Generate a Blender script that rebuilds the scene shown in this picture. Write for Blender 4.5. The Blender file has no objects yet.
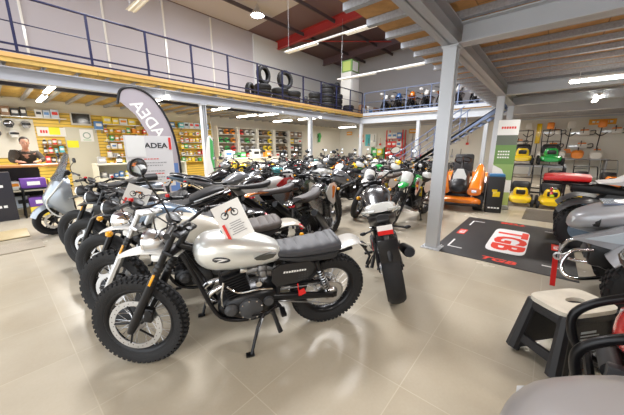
import bpy, bmesh, math, random
from mathutils import Matrix, Vector
R = math.radians
PI = math.pi
scene = bpy.context.scene
COL = scene.collection

# ------------------------------------------------------------------ materials
MATS = {}
def mat(name, col, rough=0.5, metal=0.0, emit=0.0, coat=0.0, bump=0.0, bscale=60.0, var=0.0, vscale=8.0, alpha=1.0, trans=0.0):
    if name in MATS: return MATS[name]
    m = bpy.data.materials.new(name); m.use_nodes = True
    nt = m.node_tree; b = nt.nodes['Principled BSDF']
    b.inputs['Base Color'].default_value = (*col, 1)
    b.inputs['Roughness'].default_value = rough
    b.inputs['Metallic'].default_value = metal
    b.inputs['Coat Weight'].default_value = coat
    b.inputs['Coat Roughness'].default_value = 0.08
    b.inputs['Alpha'].default_value = alpha
    b.inputs['Transmission Weight'].default_value = trans
    if emit > 0:
        b.inputs['Emission Color'].default_value = (*col, 1)
        b.inputs['Emission Strength'].default_value = emit
    if bump > 0 or var > 0:
        tc = nt.nodes.new('ShaderNodeTexCoord')
    if bump > 0:
        n = nt.nodes.new('ShaderNodeTexNoise'); n.inputs['Scale'].default_value = bscale
        nt.links.new(tc.outputs['Object'], n.inputs['Vector'])
        bp = nt.nodes.new('ShaderNodeBump'); bp.inputs['Strength'].default_value = bump; bp.inputs['Distance'].default_value = 0.01
        nt.links.new(n.outputs['Fac'], bp.inputs['Height']); nt.links.new(bp.outputs['Normal'], b.inputs['Normal'])
    if var > 0:
        n = nt.nodes.new('ShaderNodeTexNoise'); n.inputs['Scale'].default_value = vscale; n.inputs['Detail'].default_value = 4
        nt.links.new(tc.outputs['Object'], n.inputs['Vector'])
        mx = nt.nodes.new('ShaderNodeMix'); mx.data_type = 'RGBA'
        mx.inputs[6].default_value = (*[c*(1-var) for c in col], 1); mx.inputs[7].default_value = (*[min(1, c*(1+var)) for c in col], 1)
        nt.links.new(n.outputs['Fac'], mx.inputs[0]); nt.links.new(mx.outputs[2], b.inputs['Base Color'])
    MATS[name] = m
    return m

# ------------------------------------------------------------------ mesh builder
def sm(pts, k=6):
    """Catmull-Rom through pts"""
    P = [Vector(p) for p in pts]
    if len(P) < 3: return P
    Q = [P[0]*2-P[1]] + P + [P[-1]*2-P[-2]]
    out = []
    for i in range(1, len(Q)-2):
        a, b, c, d = Q[i-1:i+3]
        for j in range(k):
            t = j/k
            out.append(0.5*((2*b)+(c-a)*t+(2*a-5*b+4*c-d)*t*t+(3*b-a-3*c+d)*t**3))
    out.append(P[-1])
    return out

class MB:
    def __init__(s, M=None):
        s.v = []; s.f = []; s.m = []; s.M = M or Matrix.Identity(4)
    def add(s, vs, fs, mi=0, M=None):
        b = len(s.v); T = s.M @ M if M is not None else s.M
        s.v += [T @ Vector(v) for v in vs]
        s.f += [[b+i for i in f] for f in fs]; s.m += [mi]*len(fs)
        return s
    def box(s, c, d, rot=(0, 0, 0), bev=0.0, mi=0, seg=2):
        T = Matrix.Translation(c) @ Matrix.Rotation(rot[2], 4, 'Z') @ Matrix.Rotation(rot[1], 4, 'Y') @ Matrix.Rotation(rot[0], 4, 'X')
        x, y, z = d[0]/2, d[1]/2, d[2]/2
        if bev > 0:
            bm = bmesh.new(); bmesh.ops.create_cube(bm, size=1)
            for v in bm.verts: v.co = Vector((v.co.x*d[0], v.co.y*d[1], v.co.z*d[2]))
            bmesh.ops.bevel(bm, geom=bm.edges[:], offset=min(bev, min(d)*0.49), segments=seg, affect='EDGES', profile=0.5)
            bm.verts.index_update()
            vs = [v.co.copy() for v in bm.verts]; fs = [[v.index for v in f.verts] for f in bm.faces]; bm.free()
            return s.add(vs, fs, mi, T)
        vs = [(-x,-y,-z),(x,-y,-z),(x,y,-z),(-x,y,-z),(-x,-y,z),(x,-y,z),(x,y,z),(-x,y,z)]
        return s.add(vs, [(3,2,1,0),(4,5,6,7),(0,1,5,4),(1,2,6,5),(2,3,7,6),(3,0,4,7)], mi, T)
    def tube(s, pts, r, n=8, mi=0, closed=False, flat=1.0):
        P = [Vector(p) for p in pts]; N = len(P)
        rs = r if isinstance(r, (list, tuple)) else [r]*N
        T = []
        for i in range(N):
            if closed: t = P[(i+1) % N]-P[i-1]
            else: t = P[min(i+1, N-1)]-P[max(i-1, 0)]
            T.append(t.normalized() if t.length > 1e-9 else Vector((1, 0, 0)))
        u = Vector((0, 0, 1)) if abs(T[0].z) < 0.9 else Vector((1, 0, 0))
        vs = []; fs = []
        for i in range(N):
            u = (u-T[i]*u.dot(T[i])).normalized(); w = T[i].cross(u)
            for j in range(n):
                a = 2*PI*j/n
                vs.append(P[i]+(u*math.cos(a)*flat+w*math.sin(a))*rs[i])
        for i in range(N if closed else N-1):
            k = (i+1) % N
            for j in range(n):
                fs.append((i*n+j, i*n+(j+1) % n, k*n+(j+1) % n, k*n+j))
        if not closed:
            fs.append(tuple(range(n-1, -1, -1))); fs.append(tuple((N-1)*n+j for j in range(n)))
        return s.add(vs, fs, mi)
    def cyl(s, a, b, r, n=16, mi=0):
        return s.tube([a, b], r, n, mi)
    def lathe(s, prof, c=(0, 0, 0), axis='z', n=24, closed=False, mi=0, M=None):
        """prof: (radius, height along axis)"""
        vs = []; fs = []; K = len(prof)
        for i in range(n):
            a = 2*PI*i/n; ca, sa = math.cos(a), math.sin(a)
            for (r, h) in prof:
                if axis == 'z': p = (r*ca, r*sa, h)
                elif axis == 'y': p = (r*sa, h, r*ca)
                else: p = (h, r*ca, r*sa)
                vs.append((p[0]+c[0], p[1]+c[1], p[2]+c[2]))
        for i in range(n):
            k = (i+1) % n
            for j in range(K if closed else K-1):
                l = (j+1) % K
                fs.append((i*K+j, k*K+j, k*K+l, i*K+l))
        if not closed:
            if prof[0][0] > 1e-6: fs.append(tuple(i*K for i in range(n-1, -1, -1)))
            if prof[-1][0] > 1e-6: fs.append(tuple(i*K+K-1 for i in range(n)))
        return s.add(vs, fs, mi, M)
    def loft(s, secs, n=16, mi=0, axis='x', y0=0.0, k=1, M=None):
        """secs: (x, zbottom, ztop, halfwidth, exponent[, y offset])"""
        S = [list(q)+[y0]*(6-len(q)) if len(q) < 6 else list(q) for q in [tuple(q) if len(q) > 4 else tuple(q)+(2.4,) for q in secs]]
        if k > 1:
            A = sm([Vector(q[:3]) for q in S], k); B = sm([Vector(q[3:]) for q in S], k)
            S = [list(a)+list(b) for a, b in zip(A, B)]
        vs = []; fs = []
        for (x, zb, zt, hw, e, yo) in S:
            m, h = (zb+zt)/2, (zt-zb)/2
            hw = max(hw, 1e-3); h = max(h, 1e-3)
            for j in range(n):
                a = 2*PI*j/n; c, si = math.cos(a), math.sin(a)
                y = yo+hw*math.copysign(abs(c)**(2/e), c); z = m+h*math.copysign(abs(si)**(2/e), si)
                vs.append((x, y, z) if axis == 'x' else ((y, x, z) if axis == 'y' else (y, z, x)))
        for i in range(len(S)-1):
            for j in range(n):
                fs.append((i*n+j, i*n+(j+1) % n, (i+1)*n+(j+1) % n, (i+1)*n+j))
        fs.append(tuple(range(n-1, -1, -1))); fs.append(tuple((len(S)-1)*n+j for j in range(n)))
        return s.add(vs, fs, mi, M)
    def plate(s, st, th=0.005, across=7, mi=0, k=1, yo=0.0, M=None):
        """fender-like sheet: st = (x, z, halfwidth, drop)"""
        if k > 1:
            A = sm([Vector(q[:3]) for q in st], k); B = sm([Vector((q[3], 0, 0)) for q in st], k)
            st = [(a.x, a.y, a.z, b.x) for a, b in zip(A, B)]
        N = len(st); vs = []; fs = []
        nr = []
        for i in range(N):
            a, b = st[max(i-1, 0)], st[min(i+1, N-1)]
            t = Vector((b[0]-a[0], 0, b[1]-a[1])).normalized(); q = Vector((-t.z, 0, t.x))
            if q.z < 0 and abs(q.z) > 0.15 and i == 0: pass
            nr.append(q)
        for side in (0, 1):
            for i, (x, z, hw, dr) in enumerate(st):
                for j in range(across):
                    kx = -1+2*j/(across-1)
                    o = nr[i]*(-dr*abs(kx)**2.4-(th if side else 0))
                    vs.append((x+o.x, yo+hw*kx, z+o.z))
        W = across; B = N*W
        for i in range(N-1):
            for j in range(W-1):
                a = i*W+j
                fs.append((a, a+1, a+W+1, a+W)); fs.append((B+a, B+a+W, B+a+W+1, B+a+1))
            fs.append((i*W, (i+1)*W, B+(i+1)*W, B+i*W)); a = i*W+W-1
            fs.append((a, B+a, B+a+W, a+W))
        for j in range(W-1):
            fs.append((j, B+j, B+j+1, j+1)); a = (N-1)*W+j
            fs.append((a, a+1, B+a+1, B+a))
        return s.add(vs, fs, mi, M)
    def prism(s, poly, y0, y1, mi=0, plane='xz', bend=None, M=None):
        """poly in plane, extruded along the third axis; bend(u,v)->offset"""
        vs = []; n = len(poly)
        for y in (y0, y1):
            for (u, v) in poly:
                o = y+(bend(u, v) if bend else 0)
                vs.append((u, o, v) if plane == 'xz' else ((o, u, v) if plane == 'yz' else (u, v, o)))
        fs = [tuple(range(n)), tuple(range(2*n-1, n-1, -1))]+[(i, i+n, (i+1) % n+n, (i+1) % n) for i in range(n)]
        return s.add(vs, fs, mi, M)
    def ball(s, c, r, n=12, mi=0, sc=(1, 1, 1), M=None):
        K = n//2+1
        pr = [(r*math.sin(PI*i/(K-1)), -r*math.cos(PI*i/(K-1))) for i in range(K)]
        pr[0] = (0, -r); pr[-1] = (0, r)
        T = Matrix.Translation(c) @ Matrix.Diagonal((*sc, 1))
        if M is not None: T = M @ T
        return s.lathe(pr, n=n, mi=mi, M=T)
    def build(s, name, mats, parent=None, angle=38, smooth=True):
        me = bpy.data.meshes.new(name)
        me.from_pydata([tuple(v) for v in s.v], [], s.f)
        if not isinstance(mats, (list, tuple)): mats = [mats]
        for m in mats: me.materials.append(m)
        if len(mats) > 1:
            me.polygons.foreach_set('material_index', s.m)
        bm = bmesh.new(); bm.from_mesh(me)
        bmesh.ops.remove_doubles(bm, verts=bm.verts, dist=1e-5)
        bmesh.ops.recalc_face_normals(bm, faces=bm.faces)
        bm.to_mesh(me); bm.free()
        if smooth:
            me.polygons.foreach_set('use_smooth', [True]*len(me.polygons))
            me.set_sharp_from_angle(angle=R(angle))
        me.update()
        o = bpy.data.objects.new(name, me); COL.objects.link(o)
        if parent is not None: o.parent = parent
        return o

def tag(o, label, cat, group=None, kind=None):
    o['label'] = label; o['category'] = cat
    if group: o['group'] = group
    if kind: o['kind'] = kind
    return o
def thing(name, label, cat, loc=(0, 0, 0), rot=(0, 0, 0), group=None):
    o = bpy.data.objects.new(name, None); COL.objects.link(o)
    o.location = loc; o.rotation_euler = rot; o.empty_display_size = 0.1
    return tag(o, label, cat, group)
def struct(o):
    o['kind'] = 'structure'; return o
def copy_tree(o, parent=None, swap=None):
    c = o.copy(); COL.objects.link(c)
    if parent is not None: c.parent = parent
    if swap and c.type == 'MESH':
        for i, sl in enumerate(o.material_slots):
            if sl.material and sl.material.name in swap:
                c.material_slots[i].link = 'OBJECT'; c.material_slots[i].material = swap[sl.material.name]
    for ch in o.children: copy_tree(ch, c, swap)
    return c
def text(name, body, size, M, m, parent=None, extrude=0.0006, align='CENTER', shear=0.0, xs=1.0, bold=0.0):
    cu = bpy.data.curves.new(name, 'FONT'); cu.body = body; cu.size = size; cu.extrude = extrude
    cu.align_x = align; cu.align_y = 'CENTER'; cu.shear = shear; cu.offset = bold; cu.resolution_u = 3
    cu.materials.append(m)
    t = bpy.data.objects.new(name, cu); COL.objects.link(t)
    bpy.context.view_layer.update()
    me = bpy.data.meshes.new_from_object(t.evaluated_get(bpy.context.evaluated_depsgraph_get())); me.name = name
    bpy.data.objects.remove(t); bpy.data.curves.remove(cu)
    o = bpy.data.objects.new(name, me); COL.objects.link(o)
    if parent is not None: o.parent = parent
    o.matrix_local = M @ Matrix.Diagonal((xs, 1, 1, 1))
    return o
def frame(o, x, y):
    """matrix with given origin, x and y directions"""
    x = Vector(x).normalized(); y = Vector(y); z = x.cross(y).normalized(); y = z.cross(x)
    return Matrix(((x.x, y.x, z.x, o[0]), (x.y, y.y, z.y, o[1]), (x.z, y.z, z.z, o[2]), (0, 0, 0, 1)))

# shared materials
RUB = mat('tyre_rubber', (0.009, 0.009, 0.0105), 0.7, bump=0.3, bscale=90)
BLK = mat('black_plastic', (0.010, 0.010, 0.012), 0.36)
BLKM = mat('black_metal', (0.012, 0.012, 0.014), 0.3, 0.4)
DGR = mat('dark_grey_plastic', (0.05, 0.052, 0.057), 0.45)
CHR = mat('chrome', (0.75, 0.76, 0.78), 0.12, 1.0)
ALU = mat('aluminium', (0.62, 0.63, 0.65), 0.3, 1.0)
STL = mat('dull_steel', (0.35, 0.35, 0.36), 0.4, 0.9)
RED = mat('red_plastic', (0.7, 0.015, 0.015), 0.3)
LENS = mat('red_lens', (0.75, 0.01, 0.02), 0.12, coat=1)
AMB = mat('amber_lens', (0.95, 0.42, 0.01), 0.2, coat=0.6)
GLS = mat('lamp_glass', (0.8, 0.85, 0.9), 0.06, 0.3)
MIR = mat('mirror_glass', (0.8, 0.82, 0.84), 0.03, 1.0)
WHT = mat('white_plastic', (0.82, 0.82, 0.8), 0.3, coat=0.5)
WHTP = mat('white_paper', (0.85, 0.85, 0.83), 0.7)
INK = mat('dark_print', (0.04, 0.04, 0.045), 0.7)
GINK = mat('grey_print', (0.35, 0.35, 0.36), 0.7)
RINK = mat('red_print', (0.75, 0.04, 0.03), 0.6)
BRN = mat('brown_leather', (0.115, 0.098, 0.09), 0.55, bump=0.15, bscale=120)
SEAT = mat('charcoal_leather', (0.048, 0.05, 0.058), 0.45, bump=0.1, bscale=150)
BSEAT = mat('black_vinyl', (0.022, 0.022, 0.024), 0.5, bump=0.1, bscale=150)
TAUPE = mat('taupe_vinyl', (0.085, 0.075, 0.075), 0.5)
SILV = mat('silver_paint', (0.76, 0.78, 0.76), 0.32, 0.55, coat=0.7)
CREAM = mat('cream_paint', (0.74, 0.71, 0.62), 0.28, coat=0.8)
# ------------------------------------------------------------------ motorcycles
def paint(name, col, metal=0.0, rough=0.25):
    return mat(name, col, rough, metal, coat=0.8)
P_BLACK = paint('black_paint', (0.015, 0.015, 0.018))
P_WHITE = paint('white_paint', (0.8, 0.8, 0.78))
P_RED = paint('red_paint', (0.62, 0.02, 0.02))
P_ORANGE = paint('orange_paint', (0.85, 0.22, 0.015))
P_GREEN = paint('green_paint', (0.02, 0.42, 0.08))
P_YELLOW = paint('yellow_paint', (0.9, 0.62, 0.02))
P_BLUE = paint('blue_paint', (0.06, 0.16, 0.42))
P_SLATE = paint('slate_blue_paint', (0.16, 0.23, 0.32), 0.3)
P_GREY = paint('grey_paint', (0.28, 0.29, 0.31), 0.4)
P_TEAL = paint('teal_paint', (0.08, 0.33, 0.36), 0.3)

def wheel(parent, name, c, Rw, hw, M=None, lod=1, cast=False, disc=1, rimm=BLKM, sprocket=False, sd=1, knob=False, hs=0.3):
    """wheel about the y axis at c; sd = side of the disc"""
    M = M or Matrix.Identity(4)
    T = M @ Matrix.Translation(c)
    nseg = (48, 32, 20)[lod]
    h = min(2*hw*0.95, Rw*hs); ri = Rw-h
    pr = [(ri, -.62*hw), (ri+.35*h, -.98*hw), (Rw-.3*h, -hw), (Rw-.08*h, -.68*hw), (Rw, -.25*hw), (Rw, .25*hw), (Rw-.08*h, .68*hw), (Rw-.3*h, hw), (ri+.35*h, .98*hw), (ri, .62*hw)]
    b = MB(T)
    if knob: pr = [(r-.012 if r > Rw-.2*h else r, y) for r, y in pr]
    b.lathe(pr, axis='y', n=nseg, closed=True)
    if knob:
        K = 54 if lod == 0 else 32
        for i in range(K):
            for row, (yy, off) in enumerate(((-.8, 0), (-.27, .5), (.27, 0), (.8, .5))):
                a = 2*PI*(i+off)/K; rr = Rw-.006-(.018 if abs(yy) > .5 else 0)
                b.box((rr*math.sin(a), yy*hw, rr*math.cos(a)), (2*PI*Rw/K*.6, hw*.4, .02), rot=(0, a, 0))
    wo = b.build(name, RUB, parent, angle=50)
    b = MB(T); rr = ri+.004
    b.lathe([(rr, -.62*hw), (rr-.004, -.66*hw), (rr-.016, -.6*hw), (rr-.03, -.3*hw), (rr-.03, .3*hw), (rr-.016, .6*hw), (rr-.004, .66*hw), (rr, .62*hw)], axis='y', n=nseg, closed=True)
    b.build('rim', rimm, wo)
    b = MB(T)
    b.lathe([(.0, -.075), (.02, -.075), (.022, -.05), (.05, -.045), (.05, -.035), (.03, -.03), (.03, .03), (.05, .035), (.05, .045), (.022, .05), (.02, .075), (0, .075)], axis='y', n=16)
    b.build('hub', STL if not cast else BLKM, wo)
    b = MB(T)
    if cast:
        for i in range(5):
            a = 2*PI*i/5
            for da in (-.13, .13):
                p0 = (.04*math.sin(a), 0, .04*math.cos(a)); p1 = ((ri-.02)*math.sin(a+da), 0, (ri-.02)*math.cos(a+da))
                b.tube([p0, p1], [.017, .012], 6)
        b.build('wheel_spokes', rimm, wo)
    else:
        K = (36, 20, 12)[lod]
        for i in range(K):
            a = 2*PI*i/K; s2 = 1 if i % 2 else -1; da = .32*(1 if (i//2) % 2 else -1)
            b.tube([(.048*math.sin(a+da), s2*.04, .048*math.cos(a+da)), ((ri-.024)*math.sin(a), s2*.004, (ri-.024)*math.cos(a))], .0022 if lod == 0 else .003, 4)
        b.build('wheel_spokes', ALU, wo)
    if disc:
        b = MB(T); y = sd*.062; d = (.178 if lod == 0 else .135) if disc == 1 else .11
        b.lathe([(d-.036, y-.003), (d, y-.003), (d, y+.003), (d-.036, y+.003)], axis='y', n=nseg, closed=True)
        for i in range(30 if lod == 0 else 0):
            a = 2*PI*i/30; rr2 = d-.011-.007*(i % 3); b.cyl((rr2*math.sin(a), y-.0036, rr2*math.cos(a)), (rr2*math.sin(a), y+.0036, rr2*math.cos(a)), .0035, 6, mi=1)
        for i in range(5):
            a = 2*PI*i/5
            b.tube([(.04*math.sin(a), y, .04*math.cos(a)), ((d-.032)*math.sin(a+.3), y, (d-.032)*math.cos(a+.3))], .007, 5, mi=1)
        b.build('brake_disc', [ALU, BLKM], wo)
    if sprocket:
        b = MB(T); y = -sd*.07
        K = 36; pts = []
        for i in range(K*2):
            a = 2*PI*i/(K*2); r2 = .112 if i % 2 else .12
            pts.append((r2*math.sin(a), r2*math.cos(a)))
        b.prism(pts, y-.003, y+.003)
        b.lathe([(.0, y+.03), (.045, y+.028), (.062, y+.012), (.066, y-.012), (0, y-.012)], axis='y', n=20)
        b.build('sprocket', ALU, wo)
    return wo

def mirror(parent, M, y, lod, base=(1.06, 1.08), up=.0, out=0.0):
    s = 1 if y > 0 else -1
    b = MB(M)
    b.tube(sm([(base[0], y, base[1]), (base[0]+.02, y+s*.03, base[1]+.1), (base[0]-.02, y+s*(.1+out), base[1]+.2+up)], 4), .005, 6)
    y = y+s*out; base = (base[0], base[1]+up)
    o = b.build('mirror', BLK, parent)
    b = MB(M @ Matrix.Translation((base[0]-.02, y+s*.12, base[1]+.225)) @ Matrix.Rotation(R(90), 4, 'Y'))
    b.lathe([(0, .022), (.03, .02), (.05, .008), (.055, -.006), (.05, -.008)], n=16, M=Matrix.Diagonal((.75, 1.15, 1, 1)))
    b.build('mirror_housing', BLK, o)
    b = MB(M @ Matrix.Translation((base[0]-.02, y+s*.12, base[1]+.225)) @ Matrix.Rotation(R(90), 4, 'Y'))
    b.lathe([(0, -.0075), (.046, -.0075), (.046, -.0095), (0, -.0095)], n=16, M=Matrix.Diagonal((.75, 1.15, 1, 1)))
    b.build('mirror_glass', MIR, o)

def bike(sp):
    st = sp['style']; lod = sp.get('lod', 1); g = sp.get
    tankm = g('tank', P_BLACK); fend = g('fender', P_WHITE); seatm = g('seat', BSEAT); sidem = g('side', BLK); plast = g('plastic', tankm)
    root = thing(g('name', 'motorcycle'), 'x', 'motorcycle')
    end = st in ('enduro',); spo = st in ('naked', 'sport')
    WB = g('WB', 1.44); R1 = g('R1', .335 if not end else .35); R2 = g('R2', .325)
    turn = R(g('turn', 18)); rk = R(26)
    A = Vector((-math.sin(rk), 0, math.cos(rk))); Hd = Vector((WB-.325, 0, .92))
    S = Matrix.Translation(Hd) @ Matrix.Rotation(turn, 4, A) @ Matrix.Translation(-Hd)
    ax = Vector((WB, 0, R1))
    kn = g('knob', st in ('scrambler', 'enduro'))
    wheel(root, 'front_wheel', ax, R1, g('w1', .052), S, lod, hs=g('hs', .3), cast=spo, knob=kn and lod < 2, rimm=g('rim', BLKM), sd=1, disc=1)
    wheel(root, 'rear_wheel', (0, 0, R2), R2, g('w2', .064 if not spo else .085), None, lod, cast=spo, knob=kn and lod < 2, rimm=g('rim', BLKM), sprocket=True, sd=-1, disc=2)
    tn = (12, 8, 6)[lod]
    # fork
    def fp(z, y=0, dx=0): return (WB-(z-R1)*math.tan(rk)+dx, y, z)
    forkr = root
    for s in (-1, 1):
        b = MB(S); y = s*.098
        ftop = .98
        if g('usd', False):
            b.tube([fp(R1-.02, y), fp(R1+.16, y)], .02, tn); b.tube([fp(R1+.14, y), fp(ftop, y)], .027, tn)
        else:
            b.tube([fp(R1-.03, y), fp(R1+.03, y), fp(.66, y)], [.022, .03, .029], tn); b.tube([fp(.64, y), fp(ftop, y)], .021, tn)
        o = b.build('fork_leg', g('forkm', BLKM), root)
        if g('gaiter', st == 'scrambler'):
            b = MB(S); q = []
            for i in range(11):
                q.append((.03 if i % 2 else .024, i*.016))
            D = Vector(fp(.83, y))-Vector(fp(.66, y))
            T = frame(fp(.66, y), (0, 1, 0), D.cross(Vector((0, 1, 0))))
            b.lathe(q, n=tn, M=Matrix.Translation(fp(.64, y)) @ D.to_track_quat('Z', 'Y').to_matrix().to_4x4())
            b.build('fork_gaiter', BLK, o)
        if g('reflector', st == 'scrambler') and s == 1:
            b = MB(S); c = fp(.685, y+.032, .0)
            b.box(c, (.016, .012, .085), rot=(0, -rk, 0), bev=.004); b.build('reflector', AMB, o)
        if s == 1:
            b = MB(S); b.box(fp(R1+.10, .09, -.07), (.06, .045, .1), rot=(0, -.2, 0), bev=.012); b.cyl(fp(R1+.12, .068, -.07), fp(R1+.12, .118, -.07), .02, 10)
            b.build('brake_caliper', BLKM, root)
    b = MB(S)
    b.cyl((WB, -.12, R1), (WB, .12, R1), .012, 10); b.build('front_axle', STL, root)
    b = MB(S)
    for z in (.86, .985):
        c = fp(z); b.box((c[0]-.02, 0, z), (.07, .25, .03), rot=(0, -rk, 0), bev=.01)
    b.tube([(fp(.8)[0]-.045, 0, .83), (fp(1.0)[0]-.04, 0, 1.0)], .022, 10)
    b.build('fork_clamp', g('clampm', BLKM), root)
    # handlebar
    hb = g('bar', .39); bz = g('barz', 1.07); bx = g('barx', 1.06)
    b = MB(S)
    low = st == 'sport'
    P = [(bx-.10, -hb, bz-.005), (bx-.055, -hb*.62, bz+.005), (bx, -.13, bz-.045), (bx+.005, 0, bz-.05), (bx, .13, bz-.045), (bx-.055, hb*.62, bz+.005), (bx-.10, hb, bz-.005)]
    b.tube(sm(P, 5), .011, tn)
    b.box((bx, 0, bz-.06), (.05, .12, .03), bev=.008)
    hbo = b.build('handlebar', g('barm', BLKM), root)
    for s in (-1, 1):
        b = MB(S); b.tube([(bx-.105, s*(hb+.01), bz-.006), (bx-.066, s*(hb-.12), bz+.003)], .017, 10); b.build('grip', g('grip', BLK), hbo)
        b = MB(S)
        b.box((bx-.058, s*(hb-.15), bz+.004), (.03, .045, .045), bev=.01)
        b.tube(sm([(bx-.04, s*(hb-.16), bz), (bx-.015, s*(hb-.11), bz-.01), (bx-.04, s*(hb+.0), bz-.02)], 3), .006, 5)
        b.build('brake_lever' if s < 0 else 'clutch_lever', g('leverm', BLKM), hbo)
        if g('mirrors', 1) and (g('mirrors', 1) != 'left' or s > 0): mirror(hbo, S, s*(hb-.16), lod, (bx-.05, bz+.02), g('mup', 0), g('mout', 0))
        if g('switchred', False):
            b = MB(S); b.box((bx-.06, s*(hb-.17), bz+.03), (.03, .03, .03), bev=.008); b.build('switch', RED, hbo)
        if g('guards', False):
            b = MB(S)
            b.plate([(bx-.03, bz-.08, .0, 0), (bx-.03, bz-.04, .0, 0)], .004) if False else b.loft([(s*(hb+.03), bz-.05, bz+.03, .012, 3, bx-.02), (s*(hb-.06), bz-.065, bz+.05, .012, 3, bx+.045), (s*(hb-.17), bz-.04, bz+.02, .01, 3, bx+.02)], n=8, axis='y', k=3)
            b.build('hand_guard', g('guardm', plast), hbo)
    # gauge + cables
    b = MB(S); Mg = Matrix.Translation((bx+.06, 0, bz-.01)) @ Matrix.Rotation(R(-35), 4, 'Y')
    b.lathe([(0, -.03), (.03, -.03), (.048, -.01), (.05, .012), (.044, .014)], n=16, M=Mg)
    b.lathe([(0, .012), (.043, .012), (.043, .0135), (0, .0135)], n=16, M=Mg, mi=1); b.build('speedometer', [BLK, WHT], hbo)
    b = MB(S)
    for s in (-1, 1):
        b.tube(sm([(bx-.05, s*(hb-.16), bz), (bx+.1, s*.14, bz+.03), (1.2, s*.05, .95), (1.1, s*.03, .8)], 5), .0045, 5)
    b.build('control_cable', BLK, hbo)
    # headlight
    if g('head', 'round') == 'round':
        b = MB(S); Mh = Matrix.Translation((1.26, 0, .9)) @ Matrix.Rotation(R(90), 4, 'Y')
        b.lathe([(0, -.09), (.04, -.085), (.07, -.05), (.082, 0), (.082, .03), (.076, .034)], n=20, M=Mh)
        o = b.build('headlight', g('headm', BLK), root)
        b = MB(S); b.lathe([(0, .04), (.05, .037), (.075, .03)], n=20, M=Mh); b.build('headlight_lens', GLS, o)
        b = MB(S); b.lathe([(.076, .026), (.084, .026), (.084, .04), (.076, .04)], n=20, M=Mh, closed=True); b.build('headlight_ring', g('ringm', CHR), o)
    elif g('head') == 'mask':
        b = MB(S); b.loft([(1.19, .78, 1.05, .1, 3), (1.24, .76, 1.06, .115, 3), (1.29, .79, 1.0, .09, 2.6), (1.32, .84, .92, .05, 2.2)], n=14, k=2)
        o = b.build('headlight_mask', g('maskm', plast), root)
        b = MB(S); b.loft([(1.28, .81, .89, .065, 2.6), (1.325, .83, .88, .045, 2.4)], n=12); b.build('headlight_lens', GLS, o)
    elif g('head') == 'fairing':
        b = MB(); b.loft([(1.0, .66, .9, .19, 2.4), (1.15, .64, 1.0, .2, 2.6), (1.3, .7, 1.02, .15, 2.6), (1.42, .78, .92, .07, 2.2)], n=16, k=3)
        o = b.build('fairing', plast, root)
        for s in (-1, 1):
            b = MB(); b.loft([(1.28, .8, .87, .045, 2.4, s*.09), (1.385, .81, .86, .03, 2.2, s*.06)], n=10); b.build('headlight_lens', GLS, o)
        b = MB(); b.plate([(1.12, 1.2, .07, .03), (1.2, 1.1, .12, .05), (1.3, 1.0, .13, .06)], .004, k=3); b.build('windscreen', mat('smoked_screen', (.12, .13, .15), .08, alpha=.55), root)
    if g('signals', True):
        for s in (-1, 1):
            b = MB(S); b.cyl((1.2, s*.1, .83), (1.2, s*.19, .83), .008, 6)
            o = b.build('indicator_stalk', BLK, root)
            b = MB(S); b.ball((1.205, s*.21, .83), .027, 10, sc=(1, 1.1, .9) if g('roundsig', True) else (1, 1.5, .6)); b.build('indicator_lens', AMB, o)
    # front fender
    b = MB(S)
    if g('ffend', 'high') == 'high':
        x0 = 0
        b.plate([(WB-.32, .83, .05, .01), (WB-.24, .862, .075, .02), (WB-.13, .872, .085, .025), (WB-.02, .855, .078, .025), (WB+.06, .825, .06, .02), (WB+.11, .795, .032, .012)], .007, k=3)
        b.box((WB-.2, 0, .81), (.1, .16, .05), bev=.015)
    else:
        pts = []
        for i in range(9):
            a = R(-62+i*17); rr = R1+.03
            pts.append((WB+rr*math.sin(a), R1+rr*math.cos(a), .068, .03))
        b.plate(pts, .005, k=2)
        for s in (-1, 1): b.tube([(WB-.02, s*.07, R1+R1*.9), (WB-.09, s*.095, R1+.22)], .008, 6)
    b.build('front_fender', fend, root)
    # frame
    b = MB()
    b.tube(sm([(1.09, 0, .88), (.9, 0, .80), (.6, 0, .70), (.48, 0, .62)], 4), .026, tn)
    for s in (-1, 1):
        y = s*.09
        b.tube(sm([(1.09, s*.02, .82), (1.0, s*.06, .6), (.9, y, .34), (.78, y, .25), (.6, y, .24), (.48, y, .3), (.45, y, .45), (.46, y, .62), (.4, y, .69)], 4), .016, tn)
        zr = .72 if not spo else .8
        b.tube(sm([(.46, y, .66), (.25, y, .7), (0, y, zr), (-.15, y*.8, zr+.01)], 4), .014, tn)
        b.tube([(.46, y, .48), (.12, y, .69)], .012, tn)
    b.build('frame', g('framem', BLKM), root)
    # swingarm
    b = MB()
    for s in (-1, 1):
        b.tube([(.5, s*.09, .40), (.25, s*.1, .37), (0, s*.1, R2)], [.026, .024, .02], tn, flat=1.3)
        b.box((-.01, s*.1, R2), (.07, .02, .05), bev=.008)
    b.cyl((.25, -.1, .375), (.25, .1, .375), .02, 8); b.cyl((0, -.125, R2), (0, .125, R2), .012, 8); b.cyl((.49, -.11, .4), (.49, .11, .4), .022, 10)
    b.build('swingarm', g('swingm', BLKM), root)
    # chain
    b = MB()
    loop = []
    for i in range(13): a = R(90+i*15); loop.append((.107*math.cos(a), .07, R2+.107*math.sin(a)))
    for i in range(7): a = R(-90+i*30); loop.append((.54+.04*math.cos(a), .07, .4+.04*math.sin(a)))
    b.tube(loop, .007, 5, closed=True); b.build('chain', STL, root)
    b = MB(); b.plate([(.42, .47, .012, .0), (.2, .465, .014, .0), (.02, .455, .014, .0)], .01, yo=.075, across=3); b.build('chain_guard', BLK, root)
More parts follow.
